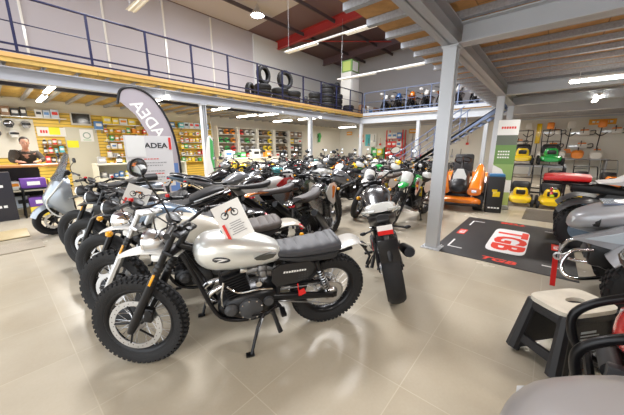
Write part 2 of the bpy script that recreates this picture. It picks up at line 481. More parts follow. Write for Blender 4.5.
    # shocks
    if st in ('scrambler',):
        for s in (-1, 1):
            b = MB(); p0, p1 = Vector((.045, s*.125, R2+.06)), Vector((.17, s*.125, .69))
            b.tube([p0, p1], .012, 8); b.tube([p0.lerp(p1, .62), p1], .022, 10)
            o = b.build('shock_absorber', BLKM, root)
            b = MB(); L = (p1-p0).length; d = (p1-p0).normalized(); q = d.to_track_quat('Z', 'Y').to_matrix()
            hp = []
            turns = 8; K = turns*(10 if lod == 0 else 6)
            for i in range(K+1):
                t = i/K; a = 2*PI*turns*t
                hp.append(p0+d*L*(.1+.62*t)+q @ Vector((.025*math.cos(a), .025*math.sin(a), 0)))
            b.tube(hp, .0045, 5); b.build('shock_spring', ALU if lod == 0 else STL, o)
    else:
        b = MB(); b.tube([(.33, 0, .42), (.4, 0, .66)], .03, 10); b.build('shock_absorber', P_YELLOW if st == 'enduro' else BLKM, root)
    # engine
    b = MB()
    b.loft([(.44, .34, .47, .09, 3), (.52, .27, .5, .12, 3.2), (.7, .25, .48, .125, 3.2), (.82, .26, .45, .11, 3), (.89, .3, .4, .08, 2.6)], n=16, k=2)
    eng = b.build('engine_block', g('engm', BLKM), root)
    cd = Vector((.30, 0, 1)).normalized(); c0 = Vector((.72, 0, .43))
    b = MB()
    q = frame(c0, (1, 0, -.3), (0, 1, 0))
    nf = 9 if lod < 2 else 5
    for i in range(nf):
        t = .03+i*.2/nf
        b.box(q @ Vector((0, 0, t)), (.17 if i < nf*.7 else .19, .19, .009 if lod < 2 else .02), rot=(0, math.atan2(.3, 1), 0), bev=.003 if lod == 0 else 0)
    b.box(q @ Vector((0, 0, .11)), (.13, .15, .2), rot=(0, math.atan2(.3, 1), 0)); b.box(q @ Vector((0, 0, .235)), (.14, .14, .06), rot=(0, math.atan2(.3, 1), 0), bev=.02)
    b.build('cylinder', g('cylm', BLKM), eng)
    for s in (-1, 1):
        b = MB(); y = s*.12
        b.lathe([(0, y+s*.035), (.06, y+s*.033), (.085, y+s*.018), (.09, y)], c=(.66, 0, .36), axis='y', n=20)
        b.lathe([(0, y+s*.03), (.03, y+s*.028), (.045, y+s*.012), (.05, y)], c=(.80, 0, .37), axis='y', n=16)
        b.lathe([(0, y+s*.022), (.035, y+s*.02), (.04, y)], c=(.53, 0, .40), axis='y', n=14)
        if lod == 0:
            for i in range(8):
                a = 2*PI*i/8; b.cyl((.66+.075*math.cos(a), y, .36+.075*math.sin(a)), (.66+.075*math.cos(a), y+s*.028, .36+.075*math.sin(a)), .006, 6)
        b.build('engine_cover', g('coverm', DGR), eng)
        if lod == 0:
            b = MB()
            for i in range(9):
                a = 2*PI*i/9; b.cyl((.66+.08*math.cos(a), y+s*.016, .36+.08*math.sin(a)), (.66+.08*math.cos(a), y+s*.027, .36+.08*math.sin(a)), .007, 6)
            b.tube(sm([(.5, y, .5), (.6, y+s*.01, .52), (.74, y*.9, .5), (.82, y*.8, .56)], 4), .006, 6); b.tube(sm([(.78, y*.7, .30), (.86, y*.9, .42), (.84, y*.8, .6)], 4), .007, 6); b.box((.70, y*.85, .68), (.05, .02, .03), bev=.006); b.cyl((.60, y*.8, .56), (.60, y*1.05, .56), .022, 12)
            b.build('engine_trim', CHR, eng)
    b = MB(); b.tube(sm([(.68, 0, .6), (.56, 0, .62), (.46, 0, .6)], 4), .03, 10); b.box((.56, .0, .615), (.07, .11, .1), bev=.02); b.box((.56, .06, .6), (.05, .03, .06), bev=.01); b.build('carburettor', STL, eng)
    # exhaust
    if lod < 3:
        b = MB()
        ex = sm([(.82, .02, .58), (.95, -.03, .52), (.99, -.08, .4), (.9, -.13, .29), (.6, -.155, .3), (.35, -.165, .36)], 5)
        b.tube(ex, .02, tn)
        if st == 'scrambler' and lod == 0: b.tube(sm([(.8, .05, .56), (.93, .06, .5), (.955, .03, .38), (.9, -.1, .28)], 5), .018, tn)
        o = b.build('exhaust_pipe', g('pipem', CHR if g('chromepipe', False) else STL), root)
        b = MB(); zx = .42 if not end else .62
        b.tube([(.36, -.165, .37), (.3, -.17, .385), (-.12, -.175, zx+.08), (-.16, -.175, zx+.09)], [.025, .048, .052, .042], 12)
        b.build('muffler', g('mufm', ALU), o)
    # tank, seat, side panels by style
    if st == 'scrambler':
        b = MB()
        b.loft([(.425, .72, .79, .05, 2.4), (.45, .695, .825, .095, 2.6), (.55, .68, .875, .125, 2.6), (.7, .675, .925, .147, 2.5), (.83, .68, .945, .15, 2.5), (.93, .70, .94, .137, 2.4), (.99, .74, .91, .1, 2.2), (1.015, .79, .87, .05, 2)], n=28, k=4)
        t = b.build('fuel_tank', tankm, root)
        b = MB(); b.lathe([(0, .965), (.028, .965), (.034, .958), (.036, .93)], c=(.80, 0, 0), n=18); b.build('fuel_cap', g('capm', CHR), t)
        if lod == 0:
            for s in (-1, 1):
                b = MB(); pts = []
                for i in range(20):
                    a = 2*PI*i/20; pts.append((.845+.052*math.cos(a)*(1.15 if math.cos(a) < 0 else 1), .812+.02*math.sin(a)+.008*math.cos(a)))
                y = s*.1505; b.prism(pts, min(y-s*.004, y+s*.003), max(y-s*.004, y+s*.003))
                o = b.build('tank_badge', INK, t)
                b = MB()
                b.prism([(.80, .812), (.85, .826), (.89, .825), (.86, .819), (.835, .814), (.86, .808), (.875, .80), (.84, .803)], min(y+s*.003, y+s*.0045), max(y+s*.003, y+s*.0045)); b.build('badge_print', WHT, o)
                b = MB(); k2 = [(.475, .80), (.5, .775), (.56, .765), (.615, .775), (.63, .79), (.59, .803), (.52, .81)]
                b.prism(k2, min(s*.118, s*.139), max(s*.118, s*.139), bend=lambda u, v: s*(u-.47)*.06); b.build('knee_pad', mat('dark_rubber', (.06, .058, .05), .6), t)
        b = MB()
        sx = g('seatx', -.10)
        secs = [(.47, .735, .79, .07, 2.8), (.44, .73, .80, .105, 2.8), (.3, .725, .80, .125, 3), (.12, .73, .815, .135, 3), (-.02, .745, .835, .14, 3), (sx+.03, .765, .835, .125, 2.8), (sx, .785, .815, .08, 2.4)]
        if g('ribs', True):
            X = sm([Vector(q[:3]) for q in secs], 8); Y = sm([Vector((q[3], q[4], 0)) for q in secs], 8)
            b.loft([(a.x, a.y, a.z-(.006 if i % 4 == 0 and a.x > sx+.05 else 0), c.x, c.y) for i, (a, c) in enumerate(zip(X, Y))], n=24)
        else: b.loft(secs, n=20, k=3)
        so = b.build('seat', seatm, root, angle=30)
        b = MB(); b.loft([(.46, .705, .745, .09, 3), (.3, .685, .742, .128, 3.2), (.1, .675, .75, .137, 3.2), (-.0, .69, .77, .138, 3.2), (sx+.01, .76, .79, .1, 3)], n=18, k=2); b.build('seat_base', BSEAT, so)
        for s in (-1, 1):
            b = MB(); pl = [(.16, .66), (.2, .565), (.3, .52), (.47, .51), (.505, .56), (.5, .66), (.44, .695), (.22, .69)]
            b.prism(pl, min(s*.108, s*.122), max(s*.108, s*.122)); o = b.build('side_panel', sidem, root, angle=20)
            if lod == 0 and s > 0:
                b = MB()
                for i in range(9): b.prism([(.42-i*.02, .617), (.407-i*.02, .617), (.403-i*.02, .633-(i % 3)*.003), (.416-i*.02, .633)], .1215, .1235)
                b.build('panel_lettering', WHT, o)
                b = MB()
                for i in range(14): b.cyl((.33+.022*(i % 4)-.1, .1215, .54+.022*(i//4)), (.33+.022*(i % 4)-.1, .1228, .54+.022*(i//4)), .006, 8)
                b.build('vent_dots', INK, o)
        b = MB(); rf = g('rfend', fend)
        b.plate([(.15, .67, .06, .01), (.0, .7, .085, .02), (-.15, .735, .095, .03)]+([(-.22, .735, .085, .03), (-.28, .71, .07, .02)] if g('short', False) else [(-.26, .725, .085, .03), (-.33, .69, .07, .02)]), .006, k=3); b.build('rear_fender', rf, root)
        b = MB(); b.box((-.30 if g('short', False) else -.325, 0, .70), (.035, .09, .04), bev=.012, rot=(0, -.4, 0)); b.build('tail_light', g('tlm', LENS), root)
        if g('signals', True):
            for s in (-1, 1):
                b = MB(); b.tube([(-.24, s*.06, .7), (-.27, s*.14, .69)], .007, 6); o = b.build('rear_indicator_stalk', BLK, root)
                b = MB(); b.ball((-.275, s*.165, .69), .024, 10, sc=(1, 1.2, .9)); b.build('indicator_lens', AMB if lod else BLKM, o)
        if g('plate', True):
            b = MB(); b.tube([(-.3, 0, .69), (-.38, 0, .58), (-.36, 0, .5)], .012, 6); b.build('plate_hanger', BLK, root)
    elif st == 'enduro':
        b = MB(); b.loft([(.55, .78, .9, .06, 2.6), (.68, .72, .955, .11, 2.4), (.84, .7, .975, .13, 2.4), (.98, .74, .95, .1, 2.2), (1.05, .8, .9, .05, 2)], n=18, k=3)
        t = b.build('fuel_tank', tankm, root)
        b = MB(); b.lathe([(0, .995), (.03, .995), (.032, .96)], c=(.86, 0, 0), n=12); b.build('fuel_cap', BLK, t)
        b = MB(); zf = g('seatz', .9)
        b.loft([(.74, .86, .955, .05, 2.6), (.64, .83, zf+.035, .075, 2.8), (.45, .8, zf, .09, 3), (.2, .8, zf, .1, 3), (-.08, .825, zf+.01, .1, 3), (-.2, .855, zf+.015, .06, 2.6)], n=18, k=3); b.build('seat', seatm, root)
        for s in (-1, 1):
            b = MB(); y0, y1 = min(s*.12, s*.128), max(s*.12, s*.128)
            b.prism([(1.2, .86), (1.1, .93), (.92, .93), (.7, .82), (.8, .7), (.98, .58), (1.06, .62), (1.08, .74)], y0, y1, bend=lambda u, v: s*max(0, u-.8)*.16)
            o = b.build('radiator_shroud', g('shroud', plast), root, angle=20)
            b = MB(); b.prism([(1.12, .85), (1.03, .89), (.86, .82), (.96, .68), (1.03, .72)], y0+s*.005, y1+s*.005, bend=lambda u, v: s*max(0, u-.8)*.16); b.build('shroud_graphic', g('graphic', P_RED), o, angle=20)
            b = MB(); b.prism([(.48, .8), (.5, .66), (.4, .56), (.22, .6), (-.02, .74), (-.12, .84), (.1, .82)], min(s*.1, s*.108), max(s*.1, s*.108), bend=lambda u, v: s*.02*math.sin(max(0, min(1, (u+.1)/.6))*PI)); b.build('number_panel', g('panel', P_WHITE), root, angle=20)
        b = MB(); b.plate([(.1, .8, .07, .01), (-.1, .84, .085, .02), (-.3, .87, .08, .025), (-.46, .875, .06, .02), (-.5, .865, .04, .01)], .006, k=3); b.build('rear_fender', g('rfend', plast), root)
        b = MB(); b.box((-.4, 0, .85), (.05, .07, .03), bev=.01); b.build('tail_light', LENS, root)
        if g('plate', False):
            b = MB(); b.tube([(-.36, 0, .85), (-.44, 0, .7), (-.45, 0, .6)], .012, 6); b.build('plate_hanger', BLK, root)
        b = MB(); b.loft([(.5, .2, .24, .13, 4), (.75, .19, .23, .14, 4), (.93, .26, .32, .11, 3)], n=12, k=2); b.build('skid_plate', ALU, root)
    else:
        b = MB(); b.loft([(.4, .74, .8, .07, 2.6), (.5, .7, .86, .12, 2.6), (.68, .68, .96, .165, 2.4), (.85, .7, .985, .18, 2.4), (1.0, .76, .95, .14, 2.3), (1.07, .8, .9, .07, 2.2)], n=22, k=3)
        t = b.build('fuel_tank', tankm, root)
        b = MB(); b.lathe([(0, 1.0), (.04, 1.0), (.045, .985), (.045, .95)], c=(.82, 0, 0), n=16); b.build('fuel_cap', BLK, t)
        for s in (-1, 1):
            b = MB(); b.loft([(1.18, .76, .86, .012, 3, s*.16), (1.08, .68, .88, .016, 3, s*.175), (.92, .62, .84, .016, 3, s*.17), (.76, .68, .78, .01, 3, s*.155)], n=10, k=3); b.build('tank_shroud', g('shroud', plast), root)
        b = MB(); b.loft([(.47, .72, .8, .09, 2.8), (.36, .72, .8, .125, 3), (.2, .74, .81, .13, 3), (.1, .78, .85, .11, 3)], n=18, k=3); b.build('seat', seatm, root)
        b = MB(); b.loft([(.16, .78, .86, .1, 3), (.02, .82, .93, .13, 3), (-.16, .89, .985, .13, 3), (-.28, .93, .995, .1, 2.6)], n=18, k=3); b.build('passenger_seat', g('pseat', seatm), root)
        b = MB(); b.loft([(.4, .66, .75, .115, 2.8), (.2, .68, .8, .12, 2.8), (-.05, .75, .87, .12, 2.8), (-.25, .83, .91, .1, 2.6), (-.37, .88, .93, .05, 2.4)], n=16, k=3); b.build('tail_cowl', g('tail', plast), root)
        b = MB()
        for s in (-1, 1): b.tube(sm([(.1, s*.13, .82), (-.05, s*.16, .88), (-.25, s*.14, .94), (-.34, s*.05, .955)], 4), .011, 8)
        b.build('grab_rail', g('railm', ALU), root)
        b = MB(); b.box((-.36, 0, .88), (.03, .1, .03), bev=.01); b.build('tail_light', g('tlm', LENS), root)
        for s in (-1, 1):
            b = MB(); b.tube([(-.33, s*.05, .82), (-.36, s*.15, .8)], .008, 6); o = b.build('rear_indicator_stalk', BLK, root)
            b = MB(); b.ball((-.365, s*.17, .8), .018, 10, sc=(1, 1.5, .8)); b.build('indicator_lens', g('rsig', AMB), o)
        b = MB(); b.tube([(-.28, 0, .84), (-.38, 0, .72), (-.4, 0, .56)], [.03, .025, .02], 8, flat=.6); b.box((-.395, 0, .64), (.012, .15, .2), rot=(0, -.15, 0), bev=.004)
        b.build('plate_hanger', BLK, root)
        if g('licence', False):
            b = MB(); b.box((-.394, 0, .815), (.004, .115, .075), rot=(0, -.15, 0)); o = b.build('number_plate', WHTP, root)
            b = MB(); b.box((-.399, 0, .793), (.004, .115, .034), rot=(0, -.15, 0)); b.build('plate_strip', RED, o)
        b = MB(); pts = []
        for i in range(8):
            a = R(-75+i*19); rr = R2+.03; pts.append((rr*math.sin(a), R2+rr*math.cos(a), .095, .03))
        b.plate(pts, .005, k=2)
        if g('hugger', True): b.build('rear_hugger', BLK, root)
    # footpegs, kickstand
    for s in (-1, 1):
        b = MB(); b.tube([(.46, s*.1, .34), (.44, s*.14, .33)], .014, 8); b.box((.435, s*.19, .33), (.04, .09, .025), bev=.006)
        b.tube([(.44, s*.12, .33), (.6, s*.16, .32), (.66, s*.17, .33)], .007, 6)
        b.build('footpeg', BLKM, root)
    lean = g('lean', 8)
    y = g('stand_y', .25); zz = y*math.tan(R(lean))
    b = MB(); b.tube([(.56, .1, .27), (.62, .16, .2), (.68, y, zz+.008)], [.016, .013, .012], 8); b.box((.69, y, zz+.008), (.06, .045, .012), bev=.003, rot=(R(lean), 0, 0))
    b.build('kickstand', g('standm', BLKM), root)
    if lod == 0:
        b = MB(); b.tube([(.575, .13, .25), (.65, .2, .11)], .009, 8); b.build('kickstand_spring', STL, root)
        b = MB(); b.tube([(.50, .12, .3), (.47, .16, .2), (.45, .19, .14)], [.017, .016, .02], 8); b.build('rubber_footrest', BLK, root)
        b = MB(); b.box((.27, .13, .43), (.05, .006, .05), rot=(0, .4, 0)); b.box((.3, .128, .455), (.008, .004, .12), rot=(0, .15, 0)); b.build('swing_tag', RED, root)
    return root

def place(root, x, y, yaw, lean=8, label=None, group=None):
    """x, y: rear tyre contact on the floor; yaw: heading"""
    root.location = (x, y, .004); root.rotation_euler = (R(-lean), 0, R(yaw))
    if label: root['label'] = label
    if group: root['group'] = group
    return root
# ------------------------------------------------------------------ scooter
def scooter(label):
    body = mat('steel_blue_paint', (.34, .38, .43), .28, .5, coat=.8)
    root = thing('scooter', label, 'scooter')
    S = Matrix.Translation((1.2, 0, .8)) @ Matrix.Rotation(R(12), 4, 'Z') @ Matrix.Translation((-1.2, 0, -.8))
    wheel(root, 'front_wheel', (1.42, 0, .27), .27, .06, S, 1, cast=True, rimm=BLKM, hs=.32)
    wheel(root, 'rear_wheel', (.05, 0, .26), .26, .07, None, 1, cast=True, rimm=BLKM, hs=.32)
    for s in (-1, 1):
        b = MB(S); b.tube([(1.42, s*.085, .25), (1.3, s*.085, .62)], [.025, .03], 8); b.build('fork_leg', BLKM, root)
    pts = []
    for i in range(9):
        a = R(-75+i*18); rr = .3; pts.append((1.42+rr*math.sin(a), .27+rr*math.cos(a), .085, .05))
    b = MB(S); b.plate(pts, .006, k=2); b.build('front_fender', body, root)
    b = MB()
    b.loft([(1.5, .56, .66, .05, 2.2), (1.42, .48, .82, .17, 2.3), (1.32, .38, .98, .26, 2.5), (1.2, .28, 1.04, .28, 2.6), (1.12, .26, 1.0, .24, 3)], n=22, k=3); o = b.build('front_shield', body, root)
    for s in (-1, 1):
        b = MB(); b.loft([(1.36, .68, .8, .05, 2.4, s*.14), (1.475, .62, .7, .03, 2.2, s*.075)], n=12); b.build('headlight_lens', GLS, o)
        b = MB(); b.tube(sm([(1.2, s*.275, 1.0), (1.33, s*.25, .82), (1.46, s*.14, .6), (1.4, s*.22, .42), (1.22, s*.27, .3)], 4), .012, 6); b.build('shield_trim', SILV, o)
    b = MB(); b.plate([(1.12, 1.42, .14, .05), (1.18, 1.28, .2, .07), (1.28, 1.08, .21, .09), (1.36, .98, .17, .08)], .005, k=3); b.build('windscreen', mat('smoked_screen', (.12, .13, .15), .08, alpha=.55), root)
    b = MB(); b.loft([(1.2, .28, .36, .2, 3), (.9, .25, .34, .21, 3.4), (.6, .26, .4, .2, 3)], n=16, k=2); b.build('floor_board', DGR, root)
    b = MB(); b.loft([(.72, .3, .68, .12, 2.6), (.55, .36, .76, .19, 2.6), (.2, .42, .78, .21, 2.6), (-.15, .5, .8, .17, 2.4), (-.38, .62, .76, .07, 2.2)], n=20, k=3); o = b.build('rear_body', body, root)
    b = MB(); b.box((-.36, 0, .7), (.04, .16, .06), bev=.02); b.build('tail_light', LENS, o)
    b = MB(); b.loft([(.66, .72, .82, .12, 2.8), (.4, .76, .84, .16, 3), (.15, .78, .88, .165, 3), (.02, .82, .95, .16, 3), (-.28, .82, .96, .12, 2.6)], n=18, k=3); b.build('seat', BSEAT, root)
    b = MB(S); b.tube(sm([(1.08, -.36, 1.08), (1.12, -.2, 1.1), (1.16, 0, 1.06), (1.12, .2, 1.1), (1.08, .36, 1.08)], 4), .013, 8); b.box((1.16, 0, 1.08), (.12, .3, .1), bev=.04); hb = b.build('handlebar', BLK, root)
    for s in (-1, 1):
        b = MB(S); b.tube([(1.075, s*.40, 1.078), (1.11, s*.26, 1.09)], .019, 8); b.build('grip', DGR, hb)
        b = MB(S); b.tube(sm([(1.13, s*.26, 1.1), (1.13, s*.2, 1.11), (1.1, s*.38, 1.07)], 3), .007, 5); b.build('brake_lever', ALU, hb)
        mirror(hb, S, s*.24, 1, (1.12, 1.1))
    b = MB(); b.loft([(.25, .2, .42, .05, 2.6, -.17), (-.2, .25, .45, .07, 2.6, -.18)], n=12); b.build('muffler', BLKM, root)
    b = MB(); b.loft([(.5, .2, .4, .1, 3, .1), (.05, .18, .34, .06, 3, .14)], n=12); b.build('engine_block', DGR, root)
    b = MB(); b.tube([(.6, .1, .25), (.66, .24, .04)], .014, 6); b.build('kickstand', BLKM, root)
    return root

# ------------------------------------------------------------------ quad bikes
def atv(label, body, accent, rimm=BLKM, bull='black', hoodm=None, loc=(0, 0, 0), yaw=0, rackpad=None, strap=False, screen=False, rear_rack=True, lowbar=False, plain=False, hoff=(0, 0), back=False, barh=0, panels=False):
    """+x forward, rear axle at 0"""
    root = thing('quad_bike', label, 'quad bike', loc, (0, 0, R(yaw)))
    barm = BLKM if bull == 'black' else CHR
    WB = 1.3; Rw = .32; tr = .36 if plain else .45
    for i, (x, w) in enumerate(((0, .13), (WB, .11))):
        for s in (-1, 1):
            T = Matrix.Translation((x, s*tr, Rw)); h = .15; ri = Rw-h
            b = MB(T); b.lathe([(ri, -.8*w), (ri+.05, -w), (Rw-.03, -w*.95), (Rw, -.7*w), (Rw, .7*w), (Rw-.03, w*.95), (ri+.05, w), (ri, .8*w)], axis='y', n=36, closed=True)
            for k in range(26):
                for row, off in ((-.75, 0), (-.2, .5), (.3, 0), (.8, .5)):
                    a = 2*PI*(k+off)/26; b.box((.318*math.sin(a), row*w, .318*math.cos(a)), (.04, w*.42, .03), rot=(0, a, 0))
            wo = b.build('front_wheel' if i else 'rear_wheel', RUB, root, angle=50)
            b = MB(T); y = s*w*.5
            b.lathe([(ri+.002, -.8*w), (ri-.02, -.7*w), (ri-.03, 0), (ri-.02, .7*w), (ri+.002, .8*w)], axis='y', n=28)
            b.lathe([(0, y+s*.03), (.05, y+s*.03), (.06, y), (ri-.02, y-s*.01), (ri-.02, y-s*.03), (0, y-s*.03)], axis='y', n=28)
            for k in range(6):
                a = 2*PI*k/6; b.tube([(.05*math.sin(a), y+s*.02, .05*math.cos(a)), ((ri-.02)*math.sin(a), y+s*.03, (ri-.02)*math.cos(a))], .018, 6)
            b.build('rim', rimm, wo)
    b = MB()
    for x in (0, WB): b.tube([(x, -tr, Rw), (x, tr, Rw)], .03, 8)
    for s in (-1, 1):
        b.tube([(WB+.05, s*.12, .4), (WB, s*.4, .3)], .018, 6); b.tube([(WB-.12, s*.12, .38), (WB, s*.4, .3)], .018, 6); b.tube([(.2, s*.15, .36), (0, s*.36, .3)], .022, 6)
        b.tube(sm([(1.65, s*.14, .42), (1.2, s*.17, .3), (.3, s*.17, .3), (-.25, s*.16, .5)], 3), .022, 8)
    b.build('frame', BLKM, root)
    for x in (.06, WB-.04):
        for s in (-1, 1):
            b = MB(); p0, p1 = Vector((x, s*.3, .34)), Vector((x-.06, s*.2, .7))
            hp = []
            for i in range(57):
                t = i/56; a = 2*PI*7*t; hp.append(p0.lerp(p1, .1+.7*t)+Vector((.035*math.cos(a), .035*math.sin(a), 0)))
            b.tube(hp, .007, 5); b.tube([p0, p1], .015, 6); b.build('shock_absorber', accent, root)
    b = MB(); b.loft([(.35, .28, .6, .14, 3), (.6, .26, .66, .19, 3), (.9, .28, .6, .16, 3)], n=14, k=2)
    for s in (-1, 1): b.lathe([(0, s*.24), (.09, s*.235), (.12, s*.2), (.12, s*.15)], c=(.62, 0, .42), axis='y', n=18)
    b.build('engine_block', DGR, root)
    # fenders
    for nm, cx, sg in (('front_fender', WB, 1), ('rear_fender', 0, -1)):
        for s in (-1, 1):
            b = MB(); pts = []
            for i in range(9):
                a = R((-78+i*17)*1.0)*sg; rr = .41
                pts.append((cx+rr*math.sin(a), .36+rr*math.cos(a), .19, .05))
            if sg < 0: pts = pts[::-1]
            b.plate(pts if not (plain and sg > 0) else [(q[0]-.12, q[1]-.12, q[2], q[3]) for q in pts], .008, k=2, yo=s*(tr-.05)); b.build(nm, BLK if plain else (hoodm or body), root)
    # hood
    HM = Matrix.Translation((hoff[0], 0, hoff[1]))
    b = MB(HM); b.loft([(.78, .66, .86, .14, 2.6), (.95, .68, .97, .17, 2.6), (1.2, .7, .96, .22, 2.6), (1.45, .66, .9, .24, 2.6), (1.62, .62, .82, .2, 2.4), (1.69, .62, .76, .13, 2.2), (1.715, .65, .7, .03, 2)], n=24, k=3)
    hd = b.build('hood', hoodm or body, root)
    b = MB(HM); b.prism([(1.0, .955), (1.5, .9), (1.5, .885), (1.0, .935)], -.16, -.13 if plain else .16); b.build('hood_stripe', accent, hd)
    for s in (-1, 1):
        b = MB(HM); b.loft([(1.5, .68, .8, .07, 2.4, s*.17), (1.665, .66, .75, .045, 2.2, s*.12)], n=14, k=2); o = b.build('headlight', BLK, root)
        b = MB(HM); b.loft([(1.6, .68, .77, .055, 2.4, s*.145), (1.685, .68, .745, .032, 2.2, s*.118)], n=14); b.build('headlight_lens', GLS, o)
    for s in (-1, 1):
        b = MB(); y0, y1 = min(s*.21, s*.235), max(s*.21, s*.235)
        b.prism([(1.12, .88), (.72, .84), (.62, .66), (.8, .5), (1.02, .56)], y0, y1); o = b.build('side_panel', accent, root)
        b = MB(); b.prism([(.6, .8), (.2, .82), (.12, .7), (.3, .55), (.6, .62)], y0, y1); b.build('seat_panel', body, root)
        b = MB(); b.box((.62, s*.36, .3), (.5, .24, .03), bev=.01); b.build('foot_well', BLK, root)
    b = MB(); b.loft([(.86, .78, .9, .1, 2.6), (.7, .78, .88, .14, 2.8), (.4, .78, .9, .16, 3), (.1, .8, .97, .17, 3), (-.2, .82, .99, .14, 2.8)], n=18, k=3); b.build('seat', BSEAT, root)
    # racks
    for nm, x0, x1, z in ([] if plain or lowbar else [('front_rack', 1.05, 1.68, 1.0)])+([('rear_rack', -.55, .0, .95)] if rear_rack else []):
        b = MB()
        w = .3
        b.tube(sm([(x0, -w, z), (x1, -w*.9, z), (x1, w*.9, z), (x0, w, z)], 6), .014, 8)
        for k in range(5): yy = -w*.8+k*w*.4; b.tube([(x0, yy, z), (x1-.03, yy, z)], .008, 6)
        b.tube([(x0, -w, z), (x0, w, z)], .012, 6)
        for s in (-1, 1): b.tube([((x0+x1)/2, s*w*.7, z), ((x0+x1)/2, s*w*.6, .74)], .012, 6)
        b.build(nm, BLKM, root)
    # bull bar
    b = MB()
    if lowbar:
        for s in (-1, 1): b.tube(sm([(1.5, s*.15, .34), (1.8, s*.3, .28), (1.9, s*.27, .36), (1.84, s*.22, .52), (1.7, s*.2, .56)], 6), .018, 10)
        b.tube([(1.89, -.27, .36), (1.89, .27, .36)], .016, 8)
    elif not plain:
      for s in (-1, 1): b.tube(sm([(1.5, s*.15, .42), (1.78, s*.17, .40), (1.86, s*.18, .56), (1.8, s*.19, .82+barh), (1.62, s*.2, .94+barh)], 6), .022, 10)
    if not (plain or lowbar):
        if barh == 0: b.tube([(1.86, -.18, .58), (1.86, .18, .58)], .02, 8); b.tube([(1.8, -.19, .82), (1.8, .19, .82)], .02, 8)
        b.tube([(1.78, -.17, .42), (1.78, .17, .42)], .02, 8)
    if not plain: b.build('bull_bar', barm, root)
    b = MB(); b.cyl((1.72, -.09, .5), (1.72, .09, .5), .045, 14); b.box((1.7, -.11, .5), (.1, .05, .1), bev=.01); b.box((1.7, .11, .5), (.1, .05, .1), bev=.01); b.build('winch', DGR, root)
    # handlebar
    b = MB(); b.tube(sm([(.82, -.4, 1.13), (.9, -.18, 1.12), (.95, 0, 1.07), (.9, .18, 1.12), (.82, .4, 1.13)], 4), .013, 8); b.tube([(.95, 0, 1.07), (1.02, 0, .9)], .03, 8); hb = b.build('handlebar', BLKM, root)
    b = MB(); b.box((.98, 0, 1.12), (.09, .16, .07), bev=.02); b.build('instrument_pod', BLK, hb)
    for s in (-1, 1):
        b = MB(); b.tube([(.81, s*.43, 1.13), (.86, s*.3, 1.125)], .019, 8); b.build('grip', BLK, hb)
        mirror(hb, Matrix.Identity(4), s*.26, 1, (.88, 1.12))
    for s in (-1, 1):
        b = MB(); b.box((-.42, s*.32, .78), (.04, .12, .07), bev=.015); b.build('tail_light', LENS, root)
        b = MB(); b.ball((-.41, s*.45, .76), .03, 10, sc=(1, 1.3, .9)); b.build('indicator_lens', mat('lime_lens', (.6, .8, .03), .2), root)
    if rackpad:
        b = MB(); b.loft([(-.55, .97, 1.07, .26, 4), (-.3, .975, 1.09, .28, 5), (0, .975, 1.08, .26, 4)], n=20, k=2); b.build('rack_pad', rackpad, root)
    if back:
        b = MB(); b.prism([(.08, .98), (.3, 1.02), (.75, 1.36), (.9, 1.34), (.7, 1.08), (.45, .96)], -.3, .3); b.build('seat_back', mat('pale_grey_vinyl', (.5, .49, .5), .5), root)
        b = MB(); b.loft([(.55, 1.12, 1.2, .1, 3, -.36), (.75, 1.1, 1.2, .12, 3, -.36), (.95, 1.12, 1.18, .08, 3, -.36)], n=12, k=2); b.tube([(.6, -.36, .9), (.65, -.36, 1.14)], .03, 8); b.build('arm_rest', BLK, root)
    if panels:
        for s in (-1, 1):
            b = MB(); y0, y1 = min(s*.2, s*.3), max(s*.2, s*.3)
            b.prism([(1.86, .66), (1.5, .86), (.9, .86), (.8, .7), (1.1, .62), (1.5, .6)], y0, y1); b.build('front_panel', body, root)
            b = MB(); b.prism([(1.78, .68), (1.5, .81), (1.1, .82), (1.2, .72), (1.5, .68)], min(s*.3, s*.31), max(s*.3, s*.31)); b.build('panel_inset', mat('pale_blue_grey', (.45, .52, .58), .35), root)
        b = MB(); b.box((1.5, 0, .52), (.45, .36, .26), bev=.04); b.build('nose_grille', BLK, root)
    if screen:
        b = MB(); b.plate([(.98, 1.5, .22, .05), (1.08, 1.3, .28, .06), (1.2, 1.08, .3, .08), (1.26, .98, .26, .08)], .006, k=3); b.build('wind_deflector', P_GREY, root)
    if strap:
        b = MB(); b.tube([(1.78, .0, .5), (1.86, 0, .43), (1.9, 0, .4)], .008, 6); c = (1.92, 0, .38)
        b.tube([(c[0]+.035*math.cos(a*PI/6), 0, c[2]+.035*math.sin(a*PI/6)) for a in range(-4, 7)], .011, 8)
        b.tube([(1.92, -.08, .37), (1.92, .08, .37)], .006, 6); b.tube([(1.92, 0, .4), (1.925, .0, .52)], .006, 6)
        o = b.build('winch_hook', ALU, root)
        b = MB(); b.box((1.93, 0, .2), (.045, .008, .32), rot=(0, .06, 0)); b.build('hook_strap', RED, o)
    return root

